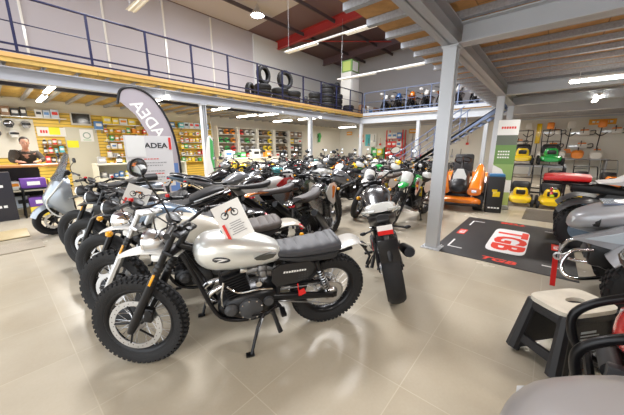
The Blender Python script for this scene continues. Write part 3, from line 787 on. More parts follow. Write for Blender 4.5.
# ------------------------------------------------------------------ mowers
def ride_mower(label, loc, yaw):
    om = P_ORANGE; root = thing('ride_on_mower', label, 'mower', loc, (0, 0, R(yaw)))
    for x, rr, w, t in ((.9, .2, .09, .4), (-.35, .27, .12, .42)):
        for s in (-1, 1):
            T = Matrix.Translation((x, s*t, rr)); b = MB(T)
            b.lathe([(.11, -w*.8), (.14, -w), (rr-.02, -w), (rr, -w*.6), (rr, w*.6), (rr-.02, w), (.14, w), (.11, w*.8)], axis='y', n=24, closed=True); o = b.build('front_wheel' if x > 0 else 'rear_wheel', RUB, root)
            b = MB(T); b.lathe([(0, s*w*.6), (.05, s*w*.6), (.112, s*w*.2), (.112, -s*w*.6), (0, -s*w*.6)], axis='y', n=20); b.build('rim', WHT, o)
    b = MB(); b.box((.3, 0, .3), (1.3, .5, .12), bev=.03); b.tube([(.9, -.4, .2), (.9, .4, .2)], .03, 8); b.tube([(-.35, -.4, .27), (-.35, .4, .27)], .03, 8); b.build('chassis', BLKM, root)
    b = MB(); b.loft([(.35, .4, .84, .17, 3), (.6, .38, .84, .19, 3), (.95, .36, .74, .19, 2.8), (1.12, .36, .62, .17, 2.4), (1.18, .4, .54, .1, 2.2)], n=22, k=3); hd = b.build('hood', BLK, root)
    for s in (-1, 1):
        b = MB(); b.loft([(1.1, .34, .5, .13, 2.6, s*.3), (.95, .34, .66, .14, 2.6, s*.33), (.7, .38, .86, .12, 2.4, s*.36), (.45, .44, .98, .09, 2.4, s*.38), (.3, .5, .92, .05, 2.2, s*.38)], n=16, k=3); b.build('front_fender', om, root)
        b = MB(); b.plate([(.05, .5, .14, .03), (-.15, .66, .16, .04), (-.45, .7, .16, .04), (-.7, .56, .14, .03)], .012, yo=s*.38, k=3); b.build('rear_fender', om, root)
        b = MB(); b.box((1.13, s*.3, .43), (.06, .1, .06), bev=.02); b.build('headlight', GLS, hd)
    b = MB(); b.prism([(-.1, .44), (.1, .44), (.13, .68), (.06, .84), (-.06, .84), (-.13, .68)], 0, .02, plane='yz', M=Matrix.Translation((1.16, 0, .06)) @ Matrix.Rotation(R(-12), 4, 'Y')); b.build('hood_plate', WHT, hd)
    b = MB(); b.loft([(1.24, .14, .26, .3, 3), (1.1, .12, .3, .45, 3.4), (.5, .12, .26, .48, 3.4), (.1, .14, .26, .4, 3)], n=18, k=2); b.build('mower_deck', om, root)
    b = MB(); b.tube(sm([(1.22, -.4, .16), (1.3, 0, .16), (1.22, .4, .16)], 4), .03, 8); b.build('bumper', BLKM, root)
    b = MB(); b.tube([(.32, 0, .75), (.2, 0, 1.02)], .03, 8); b.build('steering_column', BLK, root)
    b = MB(Matrix.Translation((.19, 0, 1.04)) @ Matrix.Rotation(R(-30), 4, 'Y'))
    b.tube([(.17*math.cos(a*PI/10), .17*math.sin(a*PI/10), 0) for a in range(20)], .015, 6, closed=True)
    for a in (0, 2.1, 4.2): b.tube([(0, 0, -.02), (.17*math.cos(a), .17*math.sin(a), 0)], .012, 6)
    b.build('steering_wheel', BLK, root)
    b = MB(); b.box((-.3, 0, .68), (.42, .46, .12), bev=.05); b.loft([(.7, -.56, -.46, .22, 3), (.95, -.6, -.5, .22, 3), (1.12, -.63, -.56, .15, 2.6)], n=16, axis='z', k=2) if False else b.box((-.55, 0, .92), (.12, .44, .5), rot=(0, -.2, 0), bev=.05); b.build('seat', BSEAT, root)
    return root

def push_mower(label, loc, yaw, cm=None, group=None, lod=0):
    cm = cm or P_YELLOW; root = thing('lawn_mower', label, 'lawn mower', loc, (0, 0, R(yaw)), group)
    for x, rr in ((.32, .1), (-.28, .13)):
        for s in (-1, 1):
            b = MB(Matrix.Translation((x, s*.26, rr))); b.lathe([(0, -.03), (rr*.5, -.03), (rr*.6, -.025), (rr-.01, -.03), (rr, -.015), (rr, .015), (rr-.01, .03), (rr*.6, .025), (rr*.5, .03), (0, .03)], axis='y', n=18); b.build('wheel', RUB, root)
    b = MB(); b.loft([(.4, .1, .2, .16, 3), (.3, .08, .26, .24, 3), (0, .08, .28, .25, 3), (-.25, .1, .3, .22, 3), (-.34, .14, .26, .16, 3)], n=18, k=2); b.build('deck', cm, root)
    b = MB(); b.lathe([(.16, .26), (.17, .32), (.15, .42), (.11, .47), (0, .48)], c=(.05, 0, 0), n=20); o = b.build('engine_cowl', cm if not lod else BLK, root)
    b = MB(); b.lathe([(.1, .475), (.1, .5), (.05, .52), (0, .52)], c=(.05, 0, 0), n=16); b.box((.2, 0, .36), (.1, .2, .12), bev=.03); b.build('engine_cap', BLK, o)
    b = MB()
    for s in (-1, 1): b.tube(sm([(-.28, s*.2, .24), (-.5, s*.22, .6), (-.72, s*.22, .98), (-.76, s*.18, 1.02)], 3), .013, 8)
    b.tube([(-.76, -.18, 1.02), (-.76, .18, 1.02)], .013, 8); b.tube([(-.55, -.22, .68), (-.55, .22, .68)], .01, 6); b.build('handle', BLKM, root)
    b = MB(); b.box((-.5, 0, .42), (.4, .4, .3), rot=(0, -.2, 0), bev=.06); b.build('grass_bag', BLK, root)
    return root
# ------------------------------------------------------------------ room
rng = random.Random(7)
def node_floor():
    m = bpy.data.materials.new('floor_tiles'); m.use_nodes = True; nt = m.node_tree; b = nt.nodes['Principled BSDF']; L = nt.links.new
    N = nt.nodes.new
    tc = N('ShaderNodeTexCoord'); mp = N('ShaderNodeMapping'); mp.inputs['Location'].default_value = (-.19, -.535, 0); L(tc.outputs['Object'], mp.inputs['Vector'])
    sx = N('ShaderNodeSeparateXYZ'); L(mp.outputs['Vector'], sx.inputs[0])
    def mth(op, a, v=None):
        n = N('ShaderNodeMath'); n.operation = op; L(a, n.inputs[0])
        if v is not None:
            if isinstance(v, (int, float)): n.inputs[1].default_value = v
            else: L(v, n.inputs[1])
        return n.outputs[0]
    ds = []; ids = []
    for ax in (0, 1):
        q = mth('DIVIDE', sx.outputs[ax], .648); fr = mth('FRACT', q); c = mth('ABSOLUTE', mth('SUBTRACT', fr, .5)); ds.append(mth('GREATER_THAN', c, .4955)); ids.append(mth('FLOOR', q))
    g = mth('MAXIMUM', ds[0], ds[1])
    cb = N('ShaderNodeCombineXYZ'); L(ids[0], cb.inputs[0]); L(ids[1], cb.inputs[1])
    wn = N('ShaderNodeTexWhiteNoise'); L(cb.outputs[0], wn.inputs['Vector'])
    n1 = N('ShaderNodeTexNoise'); n1.inputs['Scale'].default_value = 1.3; n1.inputs['Detail'].default_value = 5; L(tc.outputs['Object'], n1.inputs['Vector'])
    n2 = N('ShaderNodeTexNoise'); n2.inputs['Scale'].default_value = 55; L(tc.outputs['Object'], n2.inputs['Vector'])
    cr = N('ShaderNodeValToRGB'); cr.color_ramp.elements[0].position = .3; cr.color_ramp.elements[0].color = (.42, .365, .275, 1); cr.color_ramp.elements[1].position = .72; cr.color_ramp.elements[1].color = (.54, .49, .395, 1)
    s = mth('ADD', mth('MULTIPLY', n1.outputs['Fac'], .75), mth('ADD', mth('MULTIPLY', n2.outputs['Fac'], .12), mth('MULTIPLY', wn.outputs['Value'], .12)))
    L(s, cr.inputs[0])
    mx = N('ShaderNodeMix'); mx.data_type = 'RGBA'; L(g, mx.inputs[0]); L(cr.outputs[0], mx.inputs[6]); mx.inputs[7].default_value = (.535, .485, .38, 1); L(mx.outputs[2], b.inputs['Base Color'])
    rr = mth('ADD', mth('MULTIPLY', n1.outputs['Fac'], .16), .17); L(rr, b.inputs['Roughness'])
    b.inputs['Specular IOR Level'].default_value = .5
    return m
def node_osb(name, c0, c1):
    m = bpy.data.materials.new(name); m.use_nodes = True; nt = m.node_tree; b = nt.nodes['Principled BSDF']; L = nt.links.new
    tc = nt.nodes.new('ShaderNodeTexCoord'); br = nt.nodes.new('ShaderNodeTexBrick'); br.inputs['Scale'].default_value = 1
    br.inputs['Color1'].default_value = (*c0, 1); br.inputs['Color2'].default_value = (*c1, 1); br.inputs['Mortar'].default_value = (*[x*.5 for x in c0], 1)
    br.inputs['Mortar Size'].default_value = .008; br.inputs['Brick Width'].default_value = 2.0; br.inputs['Row Height'].default_value = .62
    n = nt.nodes.new('ShaderNodeTexNoise'); n.inputs['Scale'].default_value = 9; n.inputs['Detail'].default_value = 6
    L(tc.outputs['Object'], br.inputs['Vector']); L(tc.outputs['Object'], n.inputs['Vector'])
    mx = nt.nodes.new('ShaderNodeMix'); mx.data_type = 'RGBA'; mx.blend_type = 'MULTIPLY'; mx.inputs[0].default_value = .5
    L(br.outputs['Color'], mx.inputs[6]); L(n.outputs['Fac'], mx.inputs[7]); L(mx.outputs[2], b.inputs['Base Color']); b.inputs['Roughness'].default_value = .7
    return m
def node_slat(name, col):
    m = bpy.data.materials.new(name); m.use_nodes = True; nt = m.node_tree; b = nt.nodes['Principled BSDF']; L = nt.links.new
    tc = nt.nodes.new('ShaderNodeTexCoord'); w = nt.nodes.new('ShaderNodeTexWave'); w.bands_direction = 'Z'; w.inputs['Scale'].default_value = 2.6; w.wave_profile = 'SIN'
    L(tc.outputs['Object'], w.inputs['Vector'])
    cr = nt.nodes.new('ShaderNodeValToRGB'); cr.color_ramp.elements[0].position = .03; cr.color_ramp.elements[0].color = (*[c*.35 for c in col], 1); cr.color_ramp.elements[1].position = .1; cr.color_ramp.elements[1].color = (*col, 1)
    L(w.outputs['Fac'], cr.inputs[0]); L(cr.outputs[0], b.inputs['Base Color']); b.inputs['Roughness'].default_value = .45
    return m
FLOORM = node_floor()
OSB = node_osb('orange_deck_board', (.78, .44, .17), (.68, .36, .12))
OSBY = node_osb('yellow_deck_board', (.78, .52, .14), (.70, .45, .11))
WALLU = mat('hall_wall_paint', (.51, .495, .56), .7, var=.03, vscale=.6)
WALLW = mat('white_wall_paint', (.78, .76, .70), .7, var=.03, vscale=.8)
GALV = mat('galvanised_steel', (.40, .41, .44), .5, .35, bump=.1, bscale=30, var=.35, vscale=35)
GRYP = mat('grey_steel_paint', (.42, .43, .46), .45, .1, var=.05, vscale=3)
LGRP = mat('light_steel_paint', (.56, .58, .61), .45, .1, var=.05, vscale=3)
NAVY = mat('navy_steel_paint', (.012, .015, .06), .4)
BLUEG = mat('blue_grey_paint', (.17, .22, .36), .45)
MARO = mat('maroon_roof_sheet', (.16, .10, .115), .6)
REDB = mat('red_oxide_paint', (.40, .035, .035), .5)
PANELW = mat('pale_panel', (.72, .76, .80), .55)
TUBE = mat('lit_tube', (1, .97, .88), .5, emit=14)
HALO = mat('lit_lamp', (1, .98, .95), .5, emit=25)
YEL = mat('yellow_board', (.80, .52, .06), .45)
YSLAT = node_slat('yellow_slatwall', (.82, .56, .09))

def sbox(name, c, d, m, rot=(0, 0, 0), bev=0):
    b = MB(); b.box((0, 0, 0), d, bev=bev); o = b.build(name, m); o.location = c; o.rotation_euler = rot
    return struct(o)
def sbox2(name, lo, hi, m):
    return sbox(name, [(a+b)/2 for a, b in zip(lo, hi)], [b-a for a, b in zip(lo, hi)], m)
fl = MB(); fl.box((8, 5, -.1), (24, 20, .2)); struct(fl.build('floor', FLOORM))
sbox2('wall_left', (-4, 14.1, 0), (20, 14.3, 8.2), WALLU)
sbox2('wall_back', (20, -4, 0), (20.2, 14.1, 8.4), WALLW)
sbox2('wall_right', (-4, -4.2, 0), (20, -4, 3.4), WALLW)
# upper right side of the hall, above the gallery deck
sbox2('wall_right_upper', (-4, -4.2, 3.4), (20, -4, 8.9), WALLU)
# roof of the hall
b = MB(); b.prism([(14.3, 7.95), (14.3, 8.1), (-4.2, 8.9), (-4.2, 8.75)], -4, 20.2, plane='yz'); struct(b.build('ceiling', MARO))
# pale cladding lower walls
sbox2('trim_1', (8.0, 14.02, 0), (20, 14.1, 3.28), WALLW)
sbox2('trim_2', (-4, 14.02, 2.74), (8.0, 14.1, 3.28), mat('cream_band', (.76, .70, .55), .6))
sbox2('trim_3', (-4, 14.0, 0), (8.0, 14.1, 2.74), YSLAT)
sbox2('trim_4', (11.1, 14.02, 3.32), (19.98, 14.1, 7.9), PANELW)
k = 5
for x in (-.8, 1.48, 3.82, 6.13, 8.45):
    sbox2(f'trim_{k}', (x-.035, 14.05, 3.32), (x+.035, 14.1, 7.9), WHT); k += 1
sbox2(f'trim_{k}', (19.95, -4, 3.32), (20, 14.02, 8.3), mat('back_wall_paint', (.50, .50, .53), .7)); k += 1
# added pale strip under the roof; its colour stands in for lamp haze
b = MB(); b.prism([(13.95, 7.93), (13.95, 7.945), (7.0, 8.245), (7.0, 8.23)], -4, 10.7, plane='yz'); struct(b.build('ceiling_haze_strip', mat('roof_haze_tint', (.50, .47, .50), .6)))
# red roof frames
for x, RM in ((13.0, REDB), (17.6, MARO)):
    b = MB(); 
    b.box((0, 0, 0), (.02, 18.3, .42)); b.box((0, 0, .22), (.22, 18.3, .03)); b.box((0, 0, -.22), (.22, 18.3, .03))
    o = b.build('roof_rafter', RM); o.location = (x, 4.95, 8.13); o.rotation_euler = (R(-2.5), 0, 0); struct(o)
for y in (3, 5.2, 7.4, 9.6, 11.8):
    o = sbox('roof_purlin', (8, y, 8.52-.0432*(y+4)), (24, .07, .16), mat('dark_purlin', (.09, .07, .08), .6))
b = MB(); b.tube([(13, 12.9, 7.75), (17.6, 8.6, 7.95)], .04, 8); b.tube([(13, 8.6, 7.95), (17.6, 4.2, 8.1)], .04, 8); struct(b.build('roof_brace', REDB))

# gallery decks
def deck(name, lo, hi, m):
    return sbox2(name, lo, hi, m)
deck('ceiling_deck_right', (-4, -4, 3.148), (14.1, 2.1, 3.3), OSB)
deck('ceiling_deck_left', (-4, 8.35, 3.148), (20, 14.0, 3.3), OSBY)
deck('ceiling_deck_back', (14.1, -4, 3.148), (19.95, 8.35, 3.3), OSB)
def joist(L):
    b = MB(); b.box((0, 0, 0), (.012, L, .084)); b.box((.035, 0, .04), (.08, L, .006)); b.box((.035, 0, -.039), (.08, L, .006)); b.box((.072, 0, -.03), (.006, L, .018))
    return b
j0 = struct(joist(6.1).build('ceiling_joist', GALV)); j0.location = (-3.6, -.95, 3.104)
x = -3.05
while x < 14:
    o = j0.copy(); COL.objects.link(o); o.location.x = x; x += .55
j1 = struct(joist(5.6).build('ceiling_joist', GALV)); j1.location = (-3.6, 11.2, 3.104)
x = -3.02
while x < 19.8:
    o = j1.copy(); COL.objects.link(o); o.location.x = x; x += .58
j2 = struct(joist(12.2).build('ceiling_joist', GALV)); j2.location = (14.6, 2.2, 3.104)
x = 15.2
while x < 19.8:
    o = j2.copy(); COL.objects.link(o); o.location.x = x; x += .6
def ibeam(name, p0, p1, h, w, m):
    p0, p1 = Vector(p0), Vector(p1); L = (p1-p0).length; b = MB()
    b.box((0, 0, 0), (L, .012, h)); b.box((0, 0, h/2-.008), (L, w, .016)); b.box((0, 0, -h/2+.008), (L, w, .016))
    o = b.build(name, m); o.location = (p0+p1)/2; o.rotation_euler = (0, 0, math.atan2(p1.y-p0.y, p1.x-p0.x)); return struct(o)
ibeam('ceiling_beam', (-3.9, 1.2, 2.93), (11.3, 1.2, 2.93), .26, .2, GRYP)
for xx in (4.28, 8.95):
    ibeam('ceiling_beam', (xx, -3.98, 2.93), (xx, 1.1, 2.93), .25, .2, LGRP)
ibeam('ceiling_beam', (11.3, -3.98, 2.93), (11.3, 1.3, 2.93), .25, .2, LGRP)
ibeam('ceiling_beam', (-3.9, 8.45, 2.93), (14.0, 8.45, 2.93), .26, .18, GRYP)
ibeam('ceiling_beam', (14.1, -3.9, 2.96), (14.1, 8.5, 2.96), .34, .2, LGRP)
sbox2('trim_12', (-3.9, 9.6, 2.88), (8, 9.72, 2.98), mat('black_tray', (.02, .02, .03), .5))
sbox2('trim_13', (-3.95, 8.33, 3.24), (14.1, 8.36, 3.32), mat('deck_edge_board', (.68, .40, .14), .6))
sbox2('trim_14', (14.05, 2.1, 3.2), (14.09, 8.33, 3.34), LGRP)
sbox2('trim_15', (19.9, -3.98, 2.98), (19.96, 14.0, 3.06), LGRP)

def column(x, y, h, w=.2, m=LGRP):
    b = MB(); b.box((0, 0, h/2), (.014, w-.02, h)); b.box((-w/2+.01, 0, h/2), (.02, w, h)); b.box((w/2-.01, 0, h/2), (.02, w, h)); b.box((0, 0, .008), (w+.1, w+.1, .016)); b.box((0, 0, h-.01), (w+.04, w+.04, .02))
    for sx in (-1, 1):
        for sy in (-1, 1): b.cyl((sx*(w/2+.02), sy*(w/2+.02), .0), (sx*(w/2+.02), sy*(w/2+.02), .035), .012, 6)
    o = b.build('steel_column', m); o.location = (x, y, 0); return struct(o)
for (cx, cy) in ((4.23, 1.2), (8.95, 1.2), (11.2, 1.2), (4.6, 8.45), (9.7, 8.45), (13.95, 8.35), (14.1, 5.2), (14.1, 2.3)):
    column(cx, cy, 2.795, .165 if cy < 2 else .15)

# railings
def railing(label, p0, p1, z, step, m=NAVY):
    p0, p1 = Vector(p0), Vector(p1); d = (p1-p0); L = d.length; d.normalize()
    root = thing('gallery_railing', label, 'railing', (p0.x, p0.y, z), (0, 0, math.atan2(d.y, d.x)))
    b = MB(); b.box((L/2, 0, 1.06), (L, .05, .04), bev=.01); b.build('top_rail', m, root)
    b = MB(); b.tube([(0, 0, .56), (L, 0, .56)], .012, 8); b.build('middle_rail', m, root)
    b = MB(); b.box((L/2, 0, .15), (L, .035, .035)); b.build('bottom_rail', m, root)
    b = MB(); b.box((L/2, .0, .02), (L, .012, .035)); b.build('toe_board', m, root)
    n = int(round(L/step)); 
    for i in range(n+1):
        b = MB(); b.box((L*i/n, 0, .53), (.045, .045, 1.06)); b.build('post', m, root)
    return root
railing('long navy steel railing along the gallery edge in front of the tyres', (-2.9, 8.38), (14.0, 8.38), 3.34, 1.17)
railing('shorter blue steel railing in front of the dirt bikes on the end gallery', (14.12, 8.3), (14.12, 2.35), 3.34, 1.2, BLUEG)

# staircase
def stairs():
    root = thing('staircase', 'blue grey steel staircase climbing behind the orange mower to the gallery', 'staircase', (11.5, 5.3, 0))
    run, rise, n = 4.3, 3.2, 17
    for s in (0, .95):
        b = MB(); b.prism([(.1, 0), (.35, 0), (-run+.1, rise-.2), (-run-.1, rise-.2), (-run-.1, rise+.14), (-.1, .28)], s-.03, s+.03, plane='yz'); b.build('stringer', BLUEG, root)
    for i in range(n):
        b = MB(); b.box((.475, -run*(i+.7)/n, rise*(i+1)/n-.03), (.9, .25, .03)); b.build('tread', GRYP, root)
    for s in (0, .95):
        b = MB(); b.tube([(s, .1, 0), (s, .1, 1.0), (s, -run*.62, rise*.62+.95)], .02, 8); b.tube([(s, .1, .5), (s, -run*.62, rise*.62+.45)], .012, 6)
        for t in (.2, .4, .6): b.tube([(s, -run*t, rise*t), (s, -run*t, rise*t+.98)], .016, 6)
        b.build('handrail', BLUEG, root)
stairs()

# ------------------------------------------------------------------ lamps
def tube_lamp(label, x, y, z, L=1.25, along='y', group=None, drop=0.06, en=0):
    root = thing('ceiling_tube_lamp', label, 'lamp', (x, y, z), (0, 0, R(90) if along == 'y' else 0), group)
    b = MB(); b.box((0, 0, .035), (L, .1, .05), bev=.01)
    for s in (-1, 1): b.box((s*L/2, 0, .0), (.03, .08, .06), bev=.008)
    if drop > .07:
        for s in (-1, 1): b.tube([(s*L*.4, 0, .05), (s*L*.4, 0, drop)], .006, 5)
    b.build('lamp_housing', WHT, root)
    for yy in (-.032, .032):
        b = MB(); b.tube([(-L/2+.02, yy, -.01), (L/2-.02, yy, -.01)], .026, 10); b.build('tube', TUBE, root)
    return root
LMP = [((1.25, 9.5, 2.9), 'lit tube lamp above the shop counter and leaning person'), ((1.3, 11.6, 2.9), 'lit tube lamp by the wall of helmets behind the counter'),
       ((3.5, 8.95, 2.86), 'lit tube lamp under the gallery above the feather flag'), ((5.9, 9.4, 2.9), 'lit tube lamp just past the first pillar under the gallery'),
       ((8.0, 10.8, 2.9), 'lit tube lamp above the helmet shelves, deeper under the gallery'), ((8.0, 9.15, 2.86), 'lit tube lamp under the gallery edge below the standing tyres'),
       ((10.7, 11.3, 2.9), 'lit tube lamp near the clothing shelves under the gallery'), ((10.4, 9.1, 2.86), 'lit tube lamp beside the second pillar under the gallery'),
       ((17.0, 11.3, 2.9), 'lit tube lamp in the far corner under the gallery'), ((14.75, 6.3, 2.9), 'lit tube lamp under the end gallery near the red rack'),
       ((14.75, 3.2, 2.9), 'lit tube lamp behind the staircase'), ((14.25, -.75, 2.9), 'lit tube lamp in front of the chainsaw wall'), ((7.7, -.78, 2.76), 'lit tube lamp over the quad bike with red rack pad')]
for (p, lab) in LMP:
    if p[0] == 14.75: p = (14.85, p[1], 2.9)
    tube_lamp(lab, *p, L=1.45, drop=.16)
tube_lamp('lit tube lamp running lengthwise over the mower aisle', 11.9, -.76, 2.9, L=1.4, along='x', drop=.16)
def trunk_lamp(label, x, y0, y1, z, lit):
    root = thing('hanging_tube_lamp', label, 'lamp', (x, y0, z), (0, 0, R(90)))
    L = y1-y0
    b = MB(); b.box((L/2, 0, .06), (L, .06, .05)); b.build('trunking', WHT, root)
    for (a, c) in lit:
        b = MB(); b.prism([(-.11, .0), (.11, .0), (.05, .05), (-.05, .05)], a, c, plane='yz'); b.build('reflector', WHT, root)
        for yy in (-.05, .05):
            b = MB(); b.tube([(a+.03, yy, -.012), (c-.03, yy, -.012)], .016, 8); b.build('tube', mat('dim_tube', (.95, .9, .8), .4, emit=.15), root)
    b = MB()
    for t in (.05, .95):
        b.tube([(L*t, 0, .06), (L*t, 0, 8.45-.043*(y0+L*t+4)-z)], .008, 5)
    b.build('hanger_wire', STL, root)
trunk_lamp('twin tube lamp hanging high over the scooter end of the hall', 2.85, 6.7, 8.4, 4.75, [(.1, 1.6)])
trunk_lamp('long hanging lamp line with two reflectors in front of the red rafter', 8.05, 4.0, 8.3, 5.0, [(.2, 1.5), (2.7, 4.2)])
trunk_lamp('long hanging lamp line crossing in front of the end gallery', 12.9, 4.1, 9.3, 5.0, [(.3, 1.9), (2.9, 5.0)])
root = thing('pendant_high_bay_lamp', 'dazzling high bay lamp hanging under the roof', 'lamp', (9.0, 11.0, 7.45))
b = MB(); b.lathe([(.32, -.12), (.3, -.1), (.2, .06), (.1, .14), (.08, .3), (0, .3)], n=24); b.tube([(0, 0, .28), (0, 0, .62)], .01, 6); b.build('lamp_shade', ALU, root)
b = MB(); b.lathe([(0, -.1), (.29, -.1), (.3, -.115), (.2, -.15), (0, -.17)], n=24); b.build('lamp_lens', HALO, root)
def area(name, loc, rot, sx, sy, en, col=(1, .96, .9)):
    l = bpy.data.lights.new(name, 'AREA'); l.shape = 'RECTANGLE'; l.size = sx; l.size_y = sy; l.energy = en; l.color = col
    o = bpy.data.objects.new(name, l); COL.objects.link(o); o.location = loc; o.rotation_euler = rot; o['kind'] = 'helper' if False else 'structure'
    return o
# ------------------------------------------------------------------ the motorcycles on the floor
G1 = 'motorcycles in the first row'
H = 152
hero = bike(dict(style='scrambler', lod=0, R1=.322, hs=.26, WB=1.40, seatx=-.03, short=True, tlm=BLK, headm=ALU, mup=.1, mout=.17, tank=SILV, fender=WHT, seat=SEAT, mirrors='left', capm=P_TEAL, turn=-22, reflector=True, roundsig=True, signals=False, chromepipe=True, lean=9))
place(hero, 1.745, 1.35, 150, 9, 'silver scrambler with ribbed charcoal seat, white fenders and knobbly tyres')
b2 = bike(dict(WB=1.36, R1=.318, headm=CHR, clampm=ALU, style='scrambler', lod=1, tank=CREAM, fender=WHT, rfend=CREAM, seat=BRN, side=CREAM, turn=-30, forkm=ALU, mirrors=0, switchred=True))
place(b2, 1.76, 2.11, H, 8, 'cream scrambler with brown ribbed seat parked directly behind the silver one')
b3 = bike(dict(WB=1.36, R1=.318, style='scrambler', lod=1, tank=P_SLATE, fender=P_BLACK, seat=BSEAT, turn=-28, mirrors=0, knob=False))
place(b3, 1.84, 2.76, H, 8, 'dark motorcycle with slate blue tank, third in the line from the silver scrambler')
b4 = bike(dict(WB=1.36, signals=False, style='naked', lod=1, tank=P_BLACK, plastic=P_BLACK, fender=P_BLACK, seat=BSEAT, turn=-28, mirrors=0, shroud=BLK, R1=.318))
place(b4, 1.87, 3.64, H, 8, 'black roadster with cast wheels, fourth in the line from the silver scrambler')
b5 = bike(dict(WB=1.36, R1=.318, signals=False, style='scrambler', lod=1, tank=P_BLACK, fender=P_BLACK, seat=BSEAT, turn=-28, mirrors=0, knob=False, switchred=True))
place(b5, 1.9, 4.36, H, 8, 'all black motorcycle with spoked wheels, next to the blue grey scooter')
sc = scooter('blue grey scooter with tall front shield closing the first row, near the counter')
place(sc, 1.98, 6.42, 176, 6)

G2 = 'second row'
n1 = bike(dict(style='naked', lod=0, tank=P_BLACK, plastic=P_BLACK, seat=BSEAT, pseat=P_WHITE, tail=BLK, railm=SILV, licence=True, usd=True, ffend='low', fender=P_BLACK, turn=8, mirrors=1, w2=.08, R2=.325, lean=12, tlm=BLK, rsig=BLKM, mufm=BLKM, hugger=False))
n1.scale = (1.06, 1.06, 1.06)
place(n1, 2.46, .99, 31, 13, 'black roadster with silver tail and red and white number plate by the steel column')
base = dict(style='enduro', mufm=BLKM, lod=1, mirrors=0, head='mask', knob=True)
e1 = bike(dict(base, tank=P_BLACK, plastic=P_BLACK, fender=P_WHITE, rfend=P_BLACK, panel=P_BLACK, shroud=P_WHITE, graphic=P_ORANGE, seat=TAUPE, plate=True, turn=-12))
place(e1, 2.56, 2.22, 24, 7, 'black supermoto with tall taupe seat beside the black roadster')
e2 = bike(dict(base, tank=P_BLACK, plastic=P_WHITE, fender=P_WHITE, rfend=P_ORANGE, panel=P_BLACK, shroud=P_BLACK, graphic=P_WHITE, seat=TAUPE, turn=-10, guards=True))
place(e2, 2.62, 2.95, 15, 7, 'black supermoto with orange tail and taupe seat, second from the black roadster')
e3 = bike(dict(base, tank=P_WHITE, plastic=P_WHITE, fender=P_RED, rfend=P_WHITE, panel=P_WHITE, shroud=P_RED, graphic=P_WHITE, seat=BSEAT, turn=12))
place(e3, 2.62, 3.64, 7, 7, 'white and red enduro behind the brown seat of the cream scrambler')
e4 = bike(dict(base, style='scrambler', tank=P_BLACK, fender=P_BLACK, seat=BRN, head='round', turn=12, mirrors=0, switchred=True))
place(e4, 2.64, 4.36, 2, 7, 'black scrambler with brown seat in the second row, fourth from the roadster')
s1 = bike(dict(style='sport', lod=1, tank=P_GREY, plastic=P_GREY, head='fairing', ffend='low', fender=P_GREY, turn=10, mirrors=0))
place(s1, 2.68, 5.02, 0, 7, 'grey faired sport bike in the second row, two from its far end')
s2 = bike(dict(style='naked', lod=1, tank=P_BLACK, plastic=P_SLATE, ffend='low', fender=P_BLACK, turn=10, mirrors=1, switchred=True))
place(s2, 2.68, 5.76, 0, 7, 'black roadster with red switches closing the second row by the feather flag')

# further rows: a handful of kinds, copied and recoloured
PROTO = [
 ('green and white motocross', bike(dict(base, lod=1, tank=P_GREEN, plastic=P_WHITE, fender=P_GREEN, rfend=P_GREEN, shroud=P_WHITE, panel=P_WHITE, graphic=P_RED, seat=BSEAT, turn=12, guards=True))),
 ('black adventure bike', bike(dict(style='sport', lod=2, tank=P_BLACK, plastic=P_GREY, head='fairing', ffend='low', fender=P_BLACK, mirrors=1, guards=True, guardm=BLK))),
 ('yellow and black enduro', bike(dict(base, lod=2, tank=P_YELLOW, plastic=P_YELLOW, fender=P_YELLOW, shroud=P_BLACK, graphic=P_YELLOW, seat=BSEAT))),
 ('silver roadster', bike(dict(style='naked', lod=2, tank=SILV, plastic=BLK, ffend='low', fender=P_BLACK, mirrors=1))),
 ('dark retro', bike(dict(style='scrambler', lod=2, tank=P_TEAL, fender=P_BLACK, seat=BRN, mirrors=1, knob=False))),
 ('white and grey enduro', bike(dict(base, lod=2, tank=P_WHITE, plastic=P_WHITE, fender=P_WHITE, shroud=P_GREY, graphic=P_BLUE, seat=TAUPE, guards=True))),
 ('black roadster', bike(dict(style='naked', lod=2, tank=P_BLACK, plastic=P_BLACK, ffend='low', fender=P_BLACK, mirrors=1, switchred=True))),
 ('orange and black enduro', bike(dict(base, lod=2, tank=P_ORANGE, plastic=P_ORANGE, fender=P_BLACK, shroud=P_ORANGE, graphic=P_BLACK, seat=BSEAT))),
]
used = [False]*len(PROTO)
def put(kind, x, y, yaw, where, swap=None, word=None):
    nm, o = PROTO[kind]
    if used[kind] or swap: 
        o = copy_tree(o, None, swap)
    else: used[kind] = True
    place(o, x, y, yaw, 7, f'{word or nm} {where}', None)
    return o
ORD = ['first', 'second', 'third', 'fourth', 'fifth', 'sixth', 'seventh', 'eighth', 'ninth', 'tenth']
rows = [
 ('third', 6.42, 180, 2.1, .82, [0, 5, 1, 3, 6, 4, 3, 2, 1]),
 ('fourth', 7.3, 0, 3.33, .82, [6, 0, 2, 7, 3, 1, 6, 5]),
 ('fifth', 10.95, 180, 2.7, .84, [1, 6, 2, 5, 3, 6, 1, 4]),
 ('rearmost', 12.15, 0, 5.9, .84, [3, 2, 6, 1, 6]),
]
for rn, rx, yaw, y0, st, kinds in rows:
    for i, kd in enumerate(kinds):
        dx = rng.uniform(-.06, .06)
        where = f'in the {rn} row of bikes, {ORD[i]} from the steel columns' if rn in ('third', 'fourth', 'fifth') else f'in the rearmost row of bikes, {ORD[i]} from the staircase'
        put(kd, rx+dx, y0+st*i, yaw+rng.uniform(-5, 5), where)
